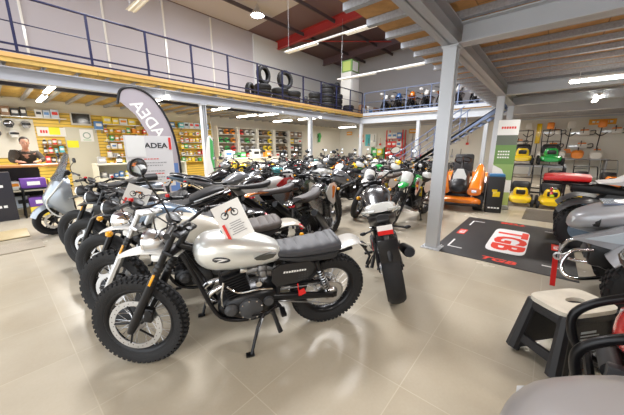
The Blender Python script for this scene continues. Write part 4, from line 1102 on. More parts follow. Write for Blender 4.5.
# dirt bikes up on the end gallery
sw_w = {'green_paint': P_WHITE}
def up(kind, x, y, yaw, lab, swap=None):
    nm, o = PROTO[kind]
    if used[kind]: o = copy_tree(o, None, swap)
    else: used[kind] = True
    place(o, x, y, yaw, 7, lab); o.location.z = 3.304
for i, (kd, lab, swp) in enumerate((
    (5, 'white dirt bike on the end gallery, nearest the corner of the railing', None), (7, 'blue dirt bike on the end gallery, second from the corner of the railing', {'orange_paint': P_BLUE}),
    (7, 'orange dirt bike on the end gallery, third from the corner of the railing', None), (5, 'white and grey dirt bike on the end gallery, fourth from the corner', None),
    (7, 'orange and black dirt bike on the end gallery, fifth from the corner', None), (5, 'white dirt bike on the end gallery beside the tall cabinet', None),
    (7, 'red dirt bike on the end gallery, partly behind the steel column', {'orange_paint': P_RED}), (6, 'black roadster on the end gallery above the staircase', None))):
    up(kd, 16.25, 7.7-i*.74, 184, lab, swp)
for u, (nm, o) in zip(used, PROTO): assert u, nm

# ------------------------------------------------------------------ quad bikes and mowers
SATG = mat('satin_grey_body', (.40, .385, .395), .38, .15, coat=.3)
SILB = mat('silver_grey_body', (.36, .37, .40), .35, .3, coat=.5)
atv('dark grey quad bike with red pad on its rear rack, standing on the black mat', DGR, P_SLATE, rimm=P_SLATE, loc=(6.05, -.5, 0), yaw=-90, rackpad=RED, back=True)
atv('grey quad bike with bull bar and winch hook on a red strap', SILB, P_SLATE, loc=(3.75, -2.12, 0), yaw=90, bull='chrome', strap=True, lowbar=True, panels=True, hoff=(.2, .1), hoodm=SILB)
atv('dark quad bike with red front body and black bull bar behind the step stool', DGR, P_RED, hoodm=P_RED, loc=(1.78, -2.07, 0), yaw=90, barh=-.14, hoff=(.02, -.02))
atv('quad bike with plain silver bonnet, nearest to the viewer', SATG, WHT, loc=(.67, -1.7, .05), yaw=90, hoodm=SATG, plain=True, hoff=(0, .1))
ride_mower('orange ride-on mower with white front plate and black seat facing the bikes', (8.5, 1.82, 0), 190).scale = (1.12, 1.12, 1.12)
def rack(label, x, y0, y1, z, depth=.9):
    root = thing('mower_rack', label, 'rack', (x, y0, 0)); L = y1-y0
    for yy in (0, L):
        for xx in (0, depth):
            b = MB(); b.box((xx, yy, .48), (.05, .05, .96)); b.build('post', BLKM, root)
    b = MB(); b.box((depth/2, L/2, z-.02), (depth+.04, L+.04, .04)); b.build('shelf', GALV, root)
    b = MB()
    for xx in (0, depth): b.box((xx, L/2, .25), (.04, L, .04))
    b.build('crossbar', BLKM, root)
rack('black rack of lawn mowers behind the orange ride-on mower', 10.0, 1.5, 3.5, 1.0) if False else None
pm = push_mower('yellow lawn mower on the floor beside the roll-up banner', (9.12, .5, 0), 185)
pm2 = copy_tree(pm); pm2.location = (9.14, -.13, 0); pm2['label'] = 'yellow lawn mower on the floor, in the middle of its line'
pm3 = copy_tree(pm); pm3.location = (9.14, -.76, 0); pm3['label'] = 'yellow lawn mower on the floor, partly behind the quad bike with red pad'
rack('steel rack with yellow lawn mowers on top, in front of the chainsaw wall', 9.95, -.32, 1.05, 1.0, 1.1)
for i, (yy, lab) in enumerate(((.7, 'yellow lawn mower on the steel rack, nearest the roll-up banner'), (.03, 'green one'))):
    c = copy_tree(pm, None, {'yellow_paint': P_GREEN} if i == 1 else None); c.location = (10.75, yy, 1.0)
    if i == 1: c['label'] = 'green lawn mower on the steel rack, nearest the quad bikes'
    else: c['label'] = lab

for yy, m, lab in ((-.25, {'yellow_paint': P_ORANGE}, 'orange lawn mower before the workbench, nearest the banner'), (-1.0, {'yellow_paint': P_BLACK}, 'black lawn mower before the workbench'), (-1.75, {'yellow_paint': P_ORANGE}, 'orange lawn mower before the workbench, farthest from the banner')):
    c = copy_tree(pm, None, m); c.location = (14.6, yy, 0); c['label'] = lab
# ------------------------------------------------------------------ flag, posters, stool, mat
FLG = mat('flag_cloth', (.42, .38, .42), .75)
root = thing('feather_flag', 'tall grey feather flag with mirrored white lettering behind the first row', 'flag', (2.83, 7.8, 0)); root.scale = (1.08, 1.08, 1.08)
root.rotation_euler = (0, 0, R(-4))
edge = sm([(.55, 0, .25), (.54, 0, 1.2), (.40, 0, 1.95), (.1, 0, 2.5), (-.25, 0, 2.68), (-.52, 0, 2.6), (-.62, 0, 2.3)], 6)
inner = [(-.55, 2.35), (-.3, 2.1), (-.1, 1.7), (0, 1.2), (.05, .6), (.08, .3)]
b = MB(); poly = [(p.x, p.z) for p in edge[:-1]]+inner; b.prism(poly, -.004, .004); fo = b.build('flag_cloth', FLG, root, angle=20)
b = MB(); b.tube([(p.x, p.y, p.z) for p in edge], [.028]*len(edge), 8); b.build('pole_sleeve', BLK, root)
b = MB(); b.tube([(.55, 0, .02), (.55, 0, .3)], .015, 8); b.build('pole', ALU, root)
b = MB()
for a in range(4): b.tube([(.55, 0, .05), (.55+.4*math.cos(a*PI/2+.7), .4*math.sin(a*PI/2+.7), .02)], .012, 6)
b.build('foot', BLKM, root)
# printed for the far side, so the word reads mirrored from here
text('flag_lettering', 'ADEA', .36, frame((-.06, -.0065, 2.02), (-.56, 0, .83), (.83, 0, .56)), WHTP, fo, xs=.95, bold=.006)
b = MB(); b.prism([(.28, .3), (.5, .3), (.5, 1.0), (.28, 1.0)], -.0055, -.0045); b.build('blue_band', mat('blue_print', (.12, .22, .5), .7), fo)
for z in (0,):
    pass
ps = thing('poster_stand', 'white notice board with red and black print in front of the feather flag', 'poster', (2.48, 7.12, 0)); ps.scale = (1.08, 1.08, 1.08); ps.rotation_euler = (0, 0, R(-8))
b = MB(); b.box((0, 0, 1.08), (.9, .012, 1.1)); b.build('board', mat('poster_white', (.74, .73, .74), .4), ps); bd = ps.children[0]
b = MB()
for s in (-1, 1): b.tube([(s*.3, .02, 0), (s*.3, .02, 1.5)], .012, 6); b.tube([(s*.3, -.2, .012), (s*.3, .2, .012)], .012, 6)
b.build('stand', BLKM, ps)
FX = lambda x, z, y=-.0085: Matrix(((1, 0, 0, x), (0, 0, -1, y), (0, 1, 0, z), (0, 0, 0, 1)))
text('board_heading', 'ADEA', .15, FX(.13, 1.42), INK, bd, xs=1.15, bold=.004)
b = MB(); b.box((.41, -.009, 1.47), (.05, .003, .26)); b.build('red_bar', RINK, bd)
b = MB(); b.box((-.25, -.0105, 1.40), (.34, .003, .42)); b.build('pasted_sheet', WHTP, bd)
for i, (w, m, z) in enumerate(((.3, RINK, 1.14), (.5, GINK, 1.06), (.44, GINK, 1.0), (.5, GINK, .88), (.4, RINK, .82), (.46, GINK, .74), (.3, GINK, .68))):
    b = MB(); xx = -w/2+.02
    while xx < w/2:
        ww = rng.uniform(.02, .06); b.box((xx+ww/2, -.0085, z), (ww, .002, .018)); xx += ww+.015
    b.build('text_line', m, bd)

def sheet(label, M, w=.19, h=.26, pic=True):
    root = thing('price_sheet', label, 'paper'); root.matrix_world = M
    b = MB(); N = 6
    pts = [(-w/2+w*i/N, .01*math.sin(PI*i/N)) for i in range(N+1)]
    vs = [(x, y, z) for (x, y) in pts for z in (0, h)]+[(x, y+.0012, z) for (x, y) in pts for z in (0, h)]
    k = 2*(N+1); fs = []
    for i in range(N):
        a = 2*i; fs += [(a, a+2, a+3, a+1), (k+a, k+a+1, k+a+3, k+a+2), (a, k+a, k+a+2, a+2), (a+1, a+3, k+a+3, k+a+1)]
    fs += [(0, 1, k+1, k), (2*N, k+2*N, k+2*N+1, 2*N+1)]
    b.add(vs, fs); o = b.build('paper', WHTP, root)
    b = MB()
    for i, z in enumerate((.045, .06, .075, .09, .105, .12)):
        ww = w*(.4 if i % 3 else .55); b.box((.01, .0005-.000+.0095-.0115, z), (ww, .001, .005))
    b.build('text_line', GINK, o)
    b = MB(); b.box((-w*.36, -.001, .075), (.018, .0035, .11)); b.build('red_strip', RINK, o)
    if pic:
        b = MB()
        for s in (-1, 1): b.tube([(s*.035+.022*math.cos(a*PI/8), -.001+.009, .18+.022*math.sin(a*PI/8)) for a in range(16)], .004, 4, closed=True)
        b.tube([(-.035, .008, .18), (0, .008, .21), (.025, .008, .215), (.035, .008, .18)], .006, 4); b.build('picture', INK, o)
        b = MB(); b.box((0, .0085, .205), (.04, .004, .012)); b.build('picture_tank', P_ORANGE, o)
    return root
def stool():
    root = thing('step_stool', 'black plastic step stool with worn cream top on the tiles beside the quad bikes', 'step stool', (2.475, -.25, 0), (0, 0, R(-39)))
    PL = mat('black_moulded_plastic', (.022, .022, .025), .5, bump=.1, bscale=60)
    bx, by, tx, ty, h = .25, .15, .19, .11, .435
    C = [[(s*bx, t*by, 0) for s, t in ((-1, -1), (1, -1), (1, 1), (-1, 1))], [(s*tx, t*ty, h) for s, t in ((-1, -1), (1, -1), (1, 1), (-1, 1))]]
    b = MB()
    for i in range(4):
        p0, p1 = Vector(C[0][i]), Vector(C[1][i]); b.tube([p0+Vector((0, 0, .03)), p1], [.045, .035], 8)
    b.box((0, 0, h-.03), (2*tx+.06, 2*ty+.06, .06), bev=.02)
    b.build('leg_frame', PL, root)
    for i in range(4):
        p = [Vector(C[0][i]), Vector(C[0][(i+1) % 4]), Vector(C[1][(i+1) % 4]), Vector(C[1][i])]
        def pt(u, v): return (p[0].lerp(p[1], u)).lerp(p[3].lerp(p[2], u), v)
        n = (p[1]-p[0]).cross(p[3]-p[0]).normalized()*.012
        b = MB()
        def quad(u0, v0, u1, v1):
            q = [pt(u0, v0), pt(u1, v0), pt(u1, v1), pt(u0, v1)]
            vs = [a+n for a in q]+[a-n for a in q]
            b.add(vs, [(0, 1, 2, 3), (7, 6, 5, 4), (0, 4, 5, 1), (1, 5, 6, 2), (2, 6, 7, 3), (3, 7, 4, 0)])
        if i in (0, 2):   # solid face with the printed label
            quad(.0, .12, 1, .95); quad(0, .03, .22, .12); quad(.78, .03, 1, .12)
        else:             # open face
            quad(.0, .84, 1, .95); quad(0, .03, .14, .84); quad(.86, .03, 1, .84); quad(.14, .22, .86, .36)
        o = b.build('side_panel', PL, root, angle=20)
        if i == 0:
            for r_ in range(9):
                b = MB(); v = .70-r_*.05
                u0, u1 = .32, .68 if r_ % 3 else .62
                q = [pt(u0, v), pt(u1, v), pt(u1, v+(.035 if r_ in (0, 5) else .018)), pt(u0, v+(.035 if r_ in (0, 5) else .018))]
                if n.dot(Vector((0, -1, 0))) < 0: n = -n
                b.add([a+n*1.02 for a in q]+[a+n*1.1 for a in q], [(0, 1, 2, 3), (7, 6, 5, 4), (0, 4, 5, 1), (1, 5, 6, 2), (2, 6, 7, 3), (3, 7, 4, 0)])
                b.build('label_print', mat('pale_print', (.5, .56, .58), .6), o)
    # top with an oval hand hole
    b = MB(); K = 32; out = []; inn = []
    for i in range(K):
        a = 2*PI*i/K; c, s = math.cos(a), math.sin(a); e = 5
        out.append(((tx+.035)*math.copysign(abs(c)**(2/e), c), (ty+.035)*math.copysign(abs(s)**(2/e), s))); inn.append((.02+.07*c, .035*s))
    vs = []
    for z in (h, h+.03):
        vs += [(x, y, z) for x, y in out]+[(x, y, z) for x, y in inn]
    fs = []
    for i in range(K):
        j = (i+1) % K
        fs += [(2*K+i, 2*K+j, 3*K+j, 3*K+i), (i, K+i, K+j, j), (i, j, 2*K+j, 2*K+i), (K+i, 3*K+i, 3*K+j, K+j)]
    b.add(vs, fs); b.build('top', mat('worn_cream_plastic', (.66, .62, .53), .6, var=.15, vscale=14, bump=.15, bscale=80), root, angle=50)
    b = MB(); b.lathe([(0, h-.001), (.068, h-.001), (.068, h+.002), (0, h+.002)], n=20, M=Matrix.Translation((.02, 0, 0)) @ Matrix.Diagonal((1, .5, 1, 1))); b.build('hand_hole', BLK, root)
stool()

root = thing('floor_mat', 'large black rubber mat with red and white lettering under the quad bike', 'floor mat', (5.4, .37, 0))
b = MB(); b.box((0, 0, .004), (2.56, 1.62, .008), bev=.003); mo = b.build('mat_base', mat('dark_mat', (.022, .02, .021), .55, bump=.2, bscale=120, var=.2, vscale=2), root)
WPR = mat('white_print', (.75, .74, .74), .6); RPR = mat('red_logo_print', (.72, .045, .025), .6)
def flatM(x, y, ang, z=.0085): return Matrix.Translation((x, y, z)) @ Matrix.Rotation(R(ang), 4, 'Z')
b = MB(); poly = []
for i in range(28):
    a = 2*PI*i/28; c, s = math.cos(a), math.sin(a); poly.append((.72*math.copysign(abs(c)**.25, c), .25*math.copysign(abs(s)**.35, s)))
b.prism(poly, .0082, .0088, plane='xy', M=Matrix.Translation((-.05, -.03, 0))); b.build('logo_outline', WPR, mo, angle=20)
text('logo_lettering', 'TGB', .56, flatM(-.05, -.03, 180, .0095), RPR, mo, bold=.022, xs=1.12)
text('edge_lettering', 'TGB', .17, flatM(-1.14, .0, -90, .0092), RPR, mo, bold=.006, xs=1.25, shear=.25)
text('edge_lettering', 'TGB', .17, flatM(1.16, .0, 90, .0092), RPR, mo, bold=.006, xs=1.25, shear=.25)
for yy in (.67, -.62):
    b = MB(); b.box((.0, yy, .0085), (.34, .12, .001)); b.build('small_logo_field', RPR, mo)
    text('small_logo_lettering', 'TGB', .11, flatM(.0, yy, 180, .0093), WPR, mo, bold=.003)
for sx in (-1, 1):
    for sy in (1, -1):
        b = MB(); b.box((sx*.95-sx*.2, sy*.66, .0085), (.4, .025, .001)); b.box((sx*.95, sy*.66-sy*.09, .0085), (.03, .2, .001)); b.build('corner_mark', WPR, mo)
b = MB(); b.box((0, 0, .005), (1.3, .8, .01), bev=.003); o = b.build('door_mat', mat('brown_mat', (.13, .11, .085), .9, bump=.5, bscale=200)); o.location = (7.9, -.1, 0); tag(o, 'small brown mat on the tiles in front of the yellow mowers', 'floor mat')

# roll-up banner and display carton by the ride-on mower
root = thing('roll_up_banner', 'green and white roll-up banner standing beside the orange ride-on mower', 'banner', (8.1, .86, 0), (0, 0, R(-72)))
b = MB(); b.box((0, 0, .04), (.46, .16, .08), bev=.02); b.build('banner_base', ALU, root)
b = MB(); b.box((0, 0, 1.1), (.42, .006, 2.05)); sh = b.build('banner_sheet', WHTP, root)
GRN = mat('leaf_green_print', (.16, .30, .09), .6); LGN = mat('lime_print', (.45, .55, .16), .6)
for (z0, z1, m) in ((1.55, 1.78, mat('photo_grey_print', (.14, .16, .13), .6)), (1.1, 1.55, GRN), (.72, 1.1, mat('grass_print', (.28, .42, .14), .6)), (.1, .42, LGN)):
    b = MB(); b.box((0, -.0045, (z0+z1)/2), (.42, .003, z1-z0)); b.build('banner_print', m, sh)
b = MB(); b.prism([(-.21, .42), (.21, .42), (.21, .5), (-.02, .98), (-.21, 1.08)], -.0075, -.0062); b.build('white_wedge', WHTP, sh)
b = MB(); 
for i in range(6): b.box((-.12+i*.05, -.0045, 1.95), (.036, .003, .05))
b.build('red_lettering', RINK, sh)
b = MB(); 
for r_ in range(3):
    for i in range(5): b.box((-.13+i*.05, -.007, 1.40-r_*.07), (.036, .003, .035))
b.build('white_lettering', WHTP, sh)
root = thing('display_carton', 'black carton with blue top and yellow mower picture at the foot of the banner', 'carton', (7.62, .9, 0), (0, 0, R(-75)))
b = MB(); b.box((0, 0, .42), (.32, .26, .84), bev=.006); cb = b.build('box', mat('black_carton', (.02, .02, .022), .5), root)
b = MB(); b.box((0, 0, .87), (.3, .24, .06), bev=.01); b.build('lid', mat('blue_carton', (.05, .2, .42), .5), root)
b = MB(); b.box((.02, -.134, .44), (.14, .006, .12), bev=.002); b.box((-.02, -.134, .52), (.1, .006, .06)); b.build('mower_picture', P_YELLOW, cb)
b = MB()
for i in range(4): b.box((-.09+i*.06, -.134, .12), (.045, .004, .03))
b.build('white_lettering', WHTP, cb)

# ------------------------------------------------------------------ shop goods
def shelf_board(label, x0, x1, y, z, d=.3, m=None, along='x'):
    root = thing('wall_shelf', label, 'shelf', ((x0+x1)/2, y, z) if along == 'x' else (y, (x0+x1)/2, z), (0, 0, 0 if along == 'x' else R(-90)))
    b = MB(); b.box((0, -d/2, -.0125), (x1-x0, d, .025)); b.build('board', m or WHT, root)
    for s in (-1, 1):
        b = MB(); b.prism([(-.02, -.025), (-d*.8, -.025), (-.02, -.16)], s*(x1-x0)*.4-.01, s*(x1-x0)*.4+.01, plane='yz'); b.build('bracket', GALV, root)
    return root
GC = [mat('pack_'+n, c, .45) for n, c in dict(white=(.8, .8, .78), red=(.7, .05, .04), orange=(.85, .3, .03), yellow=(.88, .68, .06), green=(.08, .42, .12), blue=(.1, .25, .55), teal=(.1, .5, .55), black=(.03, .03, .03), grey=(.35, .35, .36), brown=(.3, .18, .1), pale=(.6, .68, .78)).items()]
WHTc, REDc, ORGc, YELc, GRNc, BLUc, TEAc, BLKc, GRYc, BRNc, PALc = range(11)
_gm = {}
def good(kind, c, loc, w, d, h, label, cat, group, yaw=0):
    """a small packaged item, standing on loc"""
    key = (kind, c, round(w, 2), round(d, 2), round(h, 2))
    nm = dict(box='product_box', bottle='bottle', pouch='product_pouch', can='tin', helmet='helmet', hang='hanging_pack', jacket='jacket')[kind]
    if key in _gm:
        o = _gm[key].copy(); COL.objects.link(o)
        for ch in _gm[key].children:
            q = ch.copy(); COL.objects.link(q); q.parent = o
    else:
        m = GC[c]; m2 = GC[WHTc] if c not in (WHTc, PALc) else GC[rng.choice([REDc, BLUc, BLKc, ORGc])]
        if kind == 'box':
            b = MB(); b.box((0, 0, h/2), (w, d, h), bev=.006, seg=1); b.box((0, -d/2-.001, h*.55), (w*.7, .003, h*.35), mi=1); o = b.build(nm, [m, m2])
        elif kind == 'bottle':
            b = MB(); r = w/2; b.lathe([(0, 0), (r, 0), (r, h*.62), (r*.4, h*.78), (r*.4, h*.86)], n=12); b.lathe([(r*.45, h*.86), (r*.45, h), (0, h)], n=10, mi=1); b.lathe([(r*1.01, h*.15), (r*1.01, h*.5)], n=12, mi=1); o = b.build(nm, [m, m2])
        elif kind == 'can':
            b = MB(); r = w/2; b.lathe([(0, 0), (r, 0), (r, h*.92), (r*.85, h), (0, h)], n=12); b.lathe([(r*1.01, h*.3), (r*1.01, h*.7)], n=12, mi=1); o = b.build(nm, [m, m2])
        elif kind == 'pouch':
            b = MB(); b.loft([(0, -d/2, d/2, w/2, 3), (h*.5, -d*.6, d*.6, w/2, 2.4), (h*.9, -d*.2, d*.2, w/2, 3), (h, -.01, .01, w/2, 3)], n=14, axis='z2' if False else 'z') if False else b.box((0, 0, h/2), (w, d, h), bev=min(w, d)*.35, seg=2); b.box((0, -d/2-.001, h*.6), (w*.6, .004, h*.3), mi=1); o = b.build(nm, [m, m2])
        elif kind == 'hang':
            b = MB(); b.box((0, 0, h*.45), (w, d, h*.9), bev=.008, seg=1); b.box((0, 0, h*.96), (w*.9, .006, h*.12), mi=1); b.tube([(0, .05, h), (0, -.04, h), (0, -.05, h+.02)], .004, 5, mi=1); o = b.build(nm, [m, m2])
        elif kind == 'helmet':
            b = MB(); b.ball((0, 0, h*.55), w/2, 18, sc=(1, 1.15, h/w)); o = b.build(nm, m)
            b = MB(); b.loft([(-w*.40, h*.42, h*.68, w*.16, 3, -w*.36), (0, h*.38, h*.74, w*.2, 3, -w*.44), (w*.40, h*.42, h*.68, w*.16, 3, -w*.36)], n=10, k=2); b.build('visor', BLK if c != BLKc else mat('silver_visor', (.5, .5, .55), .15, .8), o)
            b = MB(); b.loft([(-w*.3, 0.0, h*.3, w*.16, 3, -w*.36), (0, 0, h*.3, w*.18, 3, -w*.45), (w*.3, 0, h*.3, w*.16, 3, -w*.36)], n=10, k=2); b.build('chin_bar', m, o)
        elif kind == 'jacket':
            b = MB(); b.loft([(0, -d*.4, d*.4, w*.42, 3), (h*.6, -d*.5, d*.5, w*.46, 3), (h*.9, -d*.4, d*.4, w*.42, 2.6), (h, -d*.2, d*.2, w*.12, 2.4)], n=14, k=2, axis='zz' if False else 'x', M=Matrix(((0, 0, 0, 0), (0, 0, 1, 0), (1, 0, 0, 0), (0, 0, 0, 1))) @ Matrix(((1, 0, 0, 0), (0, 1, 0, 0), (0, 0, 1, 0), (0, 0, 0, 1))) if False else Matrix(((0, 1, 0, 0), (0, 0, 1, 0), (1, 0, 0, 0), (0, 0, 0, 1))))
            o = b.build(nm, m)
            for s in (-1, 1):
                b = MB(); b.tube([(s*w*.38, 0, h*.9), (s*w*.5, 0, h*.55), (s*w*.48, 0, h*.15)], [.06, .055, .045], 8); b.build('sleeve', m2 if c == BLKc else m, o)
        _gm[key] = o
    o.location = loc; o.rotation_euler = (0, 0, yaw)
    tag(o, label, cat, group)
    return o
def fill(x0, x1, y, z, kinds, cols, wr, hr, label, cat, group, gap=.02, along='x', d=.16, off=.16):
    x = x0
    while True:
        w = rng.choice(wr); h = rng.choice(hr)
        if x+w > x1: break
        kd = rng.choice(kinds); c = rng.choice(cols); ww = min(w, h*.6) if kd in ('bottle', 'can') else w
        if along == 'x': good(kd, c, (x+w/2, y-off, z+.001), ww, d, h, label, cat, group)
        else: good(kd, c, (y-off, x1-(x-x0)-w/2, z+.001), ww, d, h, label, cat, group, R(-90))
        x += w+gap
Y = 14.0
# top shelf over the helmets
shelf_board('white wall shelf above the hanging helmets behind the counter', .3, 2.1, Y, 2.52)
fill(.32, 1.1, Y, 2.52, ['box'], [BLKc, BRNc, GRYc], [.16, .2], [.25, .3], 'dark packaged box on the shelf above the helmets', 'box', 'boxes on the shelf above the helmets')
fill(1.3, 2.08, Y, 2.52, ['box'], [WHTc, PALc], [.18, .22], [.26, .3], 'pale packaged box on the shelf above the helmets', 'box', 'pale boxes on the shelf above the helmets')
b = MB(); b.box((.55, 13.985, 1.8), (1.35, .025, 1.3)); o = b.build('wall_mounted_pegboard', mat('white_pegboard', (.74, .71, .62), .6)); tag(o, 'white pegboard with helmets behind the counter', 'board')
for i, (x, z, c, lab) in enumerate(((.62, 2.14, BLKc, 'black and white helmet, upper one farther from the yellow board'), (1.02, 2.14, GRYc, 'grey helmet, upper one closer to the yellow board'), (.28, 1.82, BLKc, 'black helmet, lower one at the end of the pegboard'), (.7, 1.82, WHTc, 'white helmet hanging lower on the pegboard over the person'))):
    good('helmet', c, (x, 13.8, z), .26, .26, .24, lab, 'helmet', None).name = 'hanging_helmet'
sg = thing('wall_sign', 'white sign with a yellow sticker beside the helmets', 'sign', (1.66, 13.97, 2.05))
b = MB(); b.box((0, 0, 0), (.78, .03, .32), bev=.005); so = b.build('sign_board', WHTP, sg)
b = MB(); b.box((.08, -.018, .03), (.3, .006, .26)); b.build('yellow_sticker', mat('bright_yellow', (.9, .85, .03), .5), so)
b = MB()
for i in range(3): b.box((-.28+i*.07, -.0165, 0), (.05, .003, .1))
b.build('red_lettering', RINK, so)
for z in (1.6, 1.3, .95):
    nm = {1.6: 'upper', 1.3: 'middle', .95: 'lowest'}[z]
    shelf_board(f'{nm} short shelf between the helmets and the grey door', 1.32, 1.95, Y, z, m=mat('orange_wood', (.45, .2, .07), .5))
    fill(1.34, 1.94, Y, z, ['box', 'bottle', 'can'], [BLKc, REDc, GRYc, WHTc, TEAc], [.1, .13], [.16, .2, .24], 'small product on the short shelves beside the grey door', 'product', 'products on the short shelves')
tv = thing('wall_mounted_television', 'small black television in a pale frame on the yellow wall', 'television', (2.56, 13.94, 2.56))
b = MB(); b.box((0, 0, 0), (.62, .09, .46), bev=.01); to = b.build('casing', mat('pale_frame', (.62, .6, .55), .4), tv)
b = MB(); b.box((0, -.048, .01), (.54, .006, .36)); b.build('screen', mat('dark_screen', (.02, .018, .015), .12), to)
# grey door in the yellow wall
dr = MB(); dr.box((2.5, 13.985, 1.12), (1.0, .04, 2.24), bev=.005); struct(dr.build('door_1', mat('pale_door', (.60, .58, .48), .5)))
pn = thing('mounted_poster', 'white poster with a green ring on the grey door', 'poster', (2.66, 13.95, 1.95))
b = MB(); b.box((0, 0, 0), (.42, .008, .46)); po = b.build('sheet', WHTP, pn)
b = MB(Matrix.Rotation(R(90), 4, 'X')); b.lathe([(.09, .0045), (.125, .0045), (.125, .006), (.09, .006)], n=24, closed=True); b.build('ring_print', mat('grey_green_print', (.3, .42, .36), .6), po)
b = MB(); b.box((0, -.0055, -.17), (.25, .003, .02)); b.build('green_line', GC[GRNc], po)
pn = MB(); pn.box((0, 0, 0), (.34, .008, .26)); o = pn.build('mounted_notice', mat('bright_yellow', (.9, .85, .03), .5)); o.location = (2.2, 13.955, 1.62); tag(o, 'yellow paper notice low on the grey door', 'notice')
shelf_board('tiny shelf holding a blue carton at the door corner', 2.94, 3.19, 14.0, 2.198, d=.22)
good('box', BLUc, (3.06, 13.86, 2.2), .26, .2, .3, 'blue carton at the top corner of the grey door', 'box', None)
# slatwall shelving right of the door
for bi, (x0, x1) in enumerate(((3.2, 4.5), (4.6, 6.1), (6.2, 7.9))):
    bay = ('beside the grey door', 'behind the feather flag', 'nearest the white shelf units')[bi]
    for zi, z in enumerate((2.42, 2.08, 1.76, 1.44, 1.12, .8)):
        shelf_board(f'wall shelf {bay} on the yellow wall, {ORD[zi]} from the top', x0, x1, Y, z, m=YEL if zi % 2 else WHT)
        cols = [BLUc, PALc, TEAc, WHTc] if (bi == 2 and zi == 0) else [WHTc, REDc, ORGc, YELc, GRYc, GRNc, YELc, WHTc]
        if bi == 1 and zi == 0: cols = [BLUc, PALc, WHTc]
        fill(x0+.02, x1-.02, Y, z, ['box', 'pouch', 'bottle', 'can', 'hang'] if zi else ['box'], cols, [.12, .15, .2] if zi else [.22, .28], [.14, .18, .22] if zi else [.24, .28], f'small coloured product on the yellow wall {bay}', 'product', f'products {bay}', gap=.03)
# white shelf units with helmets and clothing
for ui in range(5):
    x0 = 8.15+ui*1.35; x1 = x0+1.25
    nm = ('first', 'second', 'third', 'fourth', 'fifth')[ui]
    root = thing('shelf_unit', f'{nm} white shelf unit from the yellow wall, with helmets and goods', 'shelf unit', (x0, 14.0, 0))
    for s in (0, 1.25):
        b = MB(); b.box((s, -.2, 1.3), (.05, .4, 2.6)); b.build('side_panel', WALLW, root)
    for z in (.4, .85, 1.3, 1.75, 2.2, 2.58):
        b = MB(); b.box((.625, -.2, z-.012), (1.2, .4, .024)); b.build('shelf', WALLW, root)
    b = MB(); b.box((.625, -.01, 1.3), (1.2, .02, 2.6)); b.build('back_panel', mat('brown_back', (.3, .25, .18), .7), root)
    for zi, z in enumerate((.85, 1.3, 1.75, 2.2)):
        cs = [WHTc, ORGc, BLKc, GRNc, REDc, GRYc] if ui < 2 else [BLKc, GRYc, BLKc, WHTc, BRNc, YELc]
        for k2 in range(3):
            c = rng.choice(cs)
            if zi >= 1 and ui < 4: good('helmet', c, (x0+.23+k2*.39, 13.78, z+.004), .27, .27, .27, f'helmet standing in the {nm} white shelf unit', 'helmet', f'helmets in the {nm} shelf unit')
            else: good('box', c, (x0+.23+k2*.39, 13.76, z+.004),   .32, .22, .3, f'carton low in the {nm} white shelf unit', 'box', f'cartons in the {nm} shelf unit')

# counters and the person
ct = thing('shop_counter', 'glass fronted shop counter with orange wood top before the person', 'counter', (-.35, 9.25, 0))
OW = mat('counter_wood', (.50, .22, .07), .4, var=.2, vscale=5)
b = MB(); b.box((.0, 0, 1.08), (3.1, .62, .05), bev=.01); b.build('counter_top', OW, ct)
b = MB(); b.box((-.2, .22, .55), (2.6, .04, 1.05)); b.box((-.9, 0, .53), (.9, .56, 1.04)); b.build('body', mat('black_laminate', (.025, .025, .035), .4), ct)
b = MB(); b.box((.75, .0, .06), (1.5, .56, .12)); b.box((.75, 0, .52), (1.5, .54, .02)); b.box((1.52, 0, .55), (.04, .56, 1.05)); b.box((.0, 0, .55), (.04, .56, 1.05)); b.build('shelf', mat('case_frame', (.6, .55, .42), .5), ct)
fill(-.3, 1.1, 9.25, .131, ['box'], [YELc, BLUc, BLKc, PALc], [.25, .3], [.16, .26], 'carton on the bottom of the glass counter', 'box', 'cartons in the counter', d=.2, off=.05)
fill(-.3, 1.1, 9.25, .532, ['box', 'pouch'], [WHTc, YELc, GRYc, GRNc], [.2, .25], [.14, .22], 'small goods on the shelf inside the glass counter', 'product', 'goods in the counter', d=.2, off=.05)
b = MB(); b.box((.0, -.02, 0), (.34, .24, .006)); b.box((.35, 0, .004), (.3, .21, .006), rot=(0, 0, .2)); o = b.build('loose_paper', WHTP); o.location = (.62, 9.15, 1.109); tag(o, 'white papers lying on the counter by the person', 'paper')
ct = thing('display_case', 'white glass display case with small goods beyond the scooter', 'display case', (3.3, 10.2, 0))
b = MB(); b.box((0, 0, .3), (2.6, .6, .6)); b.build('base', mat('case_white', (.68, .66, .56), .5), ct)
b = MB(); b.box((0, 0, 1.0), (2.6, .6, .03)); b.box((-1.28, 0, .8), (.03, .6, .4)); b.box((1.28, 0, .8), (.03, .6, .4)); b.box((0, .28, .8), (2.6, .02, .4)); b.build('case_frame', mat('case_white', (.68, .66, .56), .5), ct)
fill(2.1, 4.5, 10.1, .6, ['box', 'can', 'pouch'], [WHTc, YELc, GRYc, BLUc], [.12, .16], [.12, .18, .24], 'small goods inside the white display case', 'product', 'goods in the white display case', d=.14, off=.0)
fill(2.1, 4.5, 10.2, 1.016, ['bottle', 'box', 'can'], [BLKc, YELc, GRYc, GRNc], [.12, .3, .2], [.2, .26], 'product standing on top of the white display case', 'product', 'goods on the white display case', d=.14, off=.0, gap=.2)
ct = thing('service_desk', 'long white desk in front of the helmet shelves', 'desk', (8.6, 11.5, 0))
b = MB(); b.box((0, 0, .98), (3.4, .7, .05), bev=.01); b.build('desk_top', WHT, ct)
b = MB(); b.box((0, -.3, .48), (3.3, .04, .95)); b.box((-1.63, 0, .48), (.04, .6, .95)); b.box((1.63, 0, .48), (.04, .6, .95)); b.build('desk_body', mat('cream_laminate', (.72, .66, .5), .5), ct)
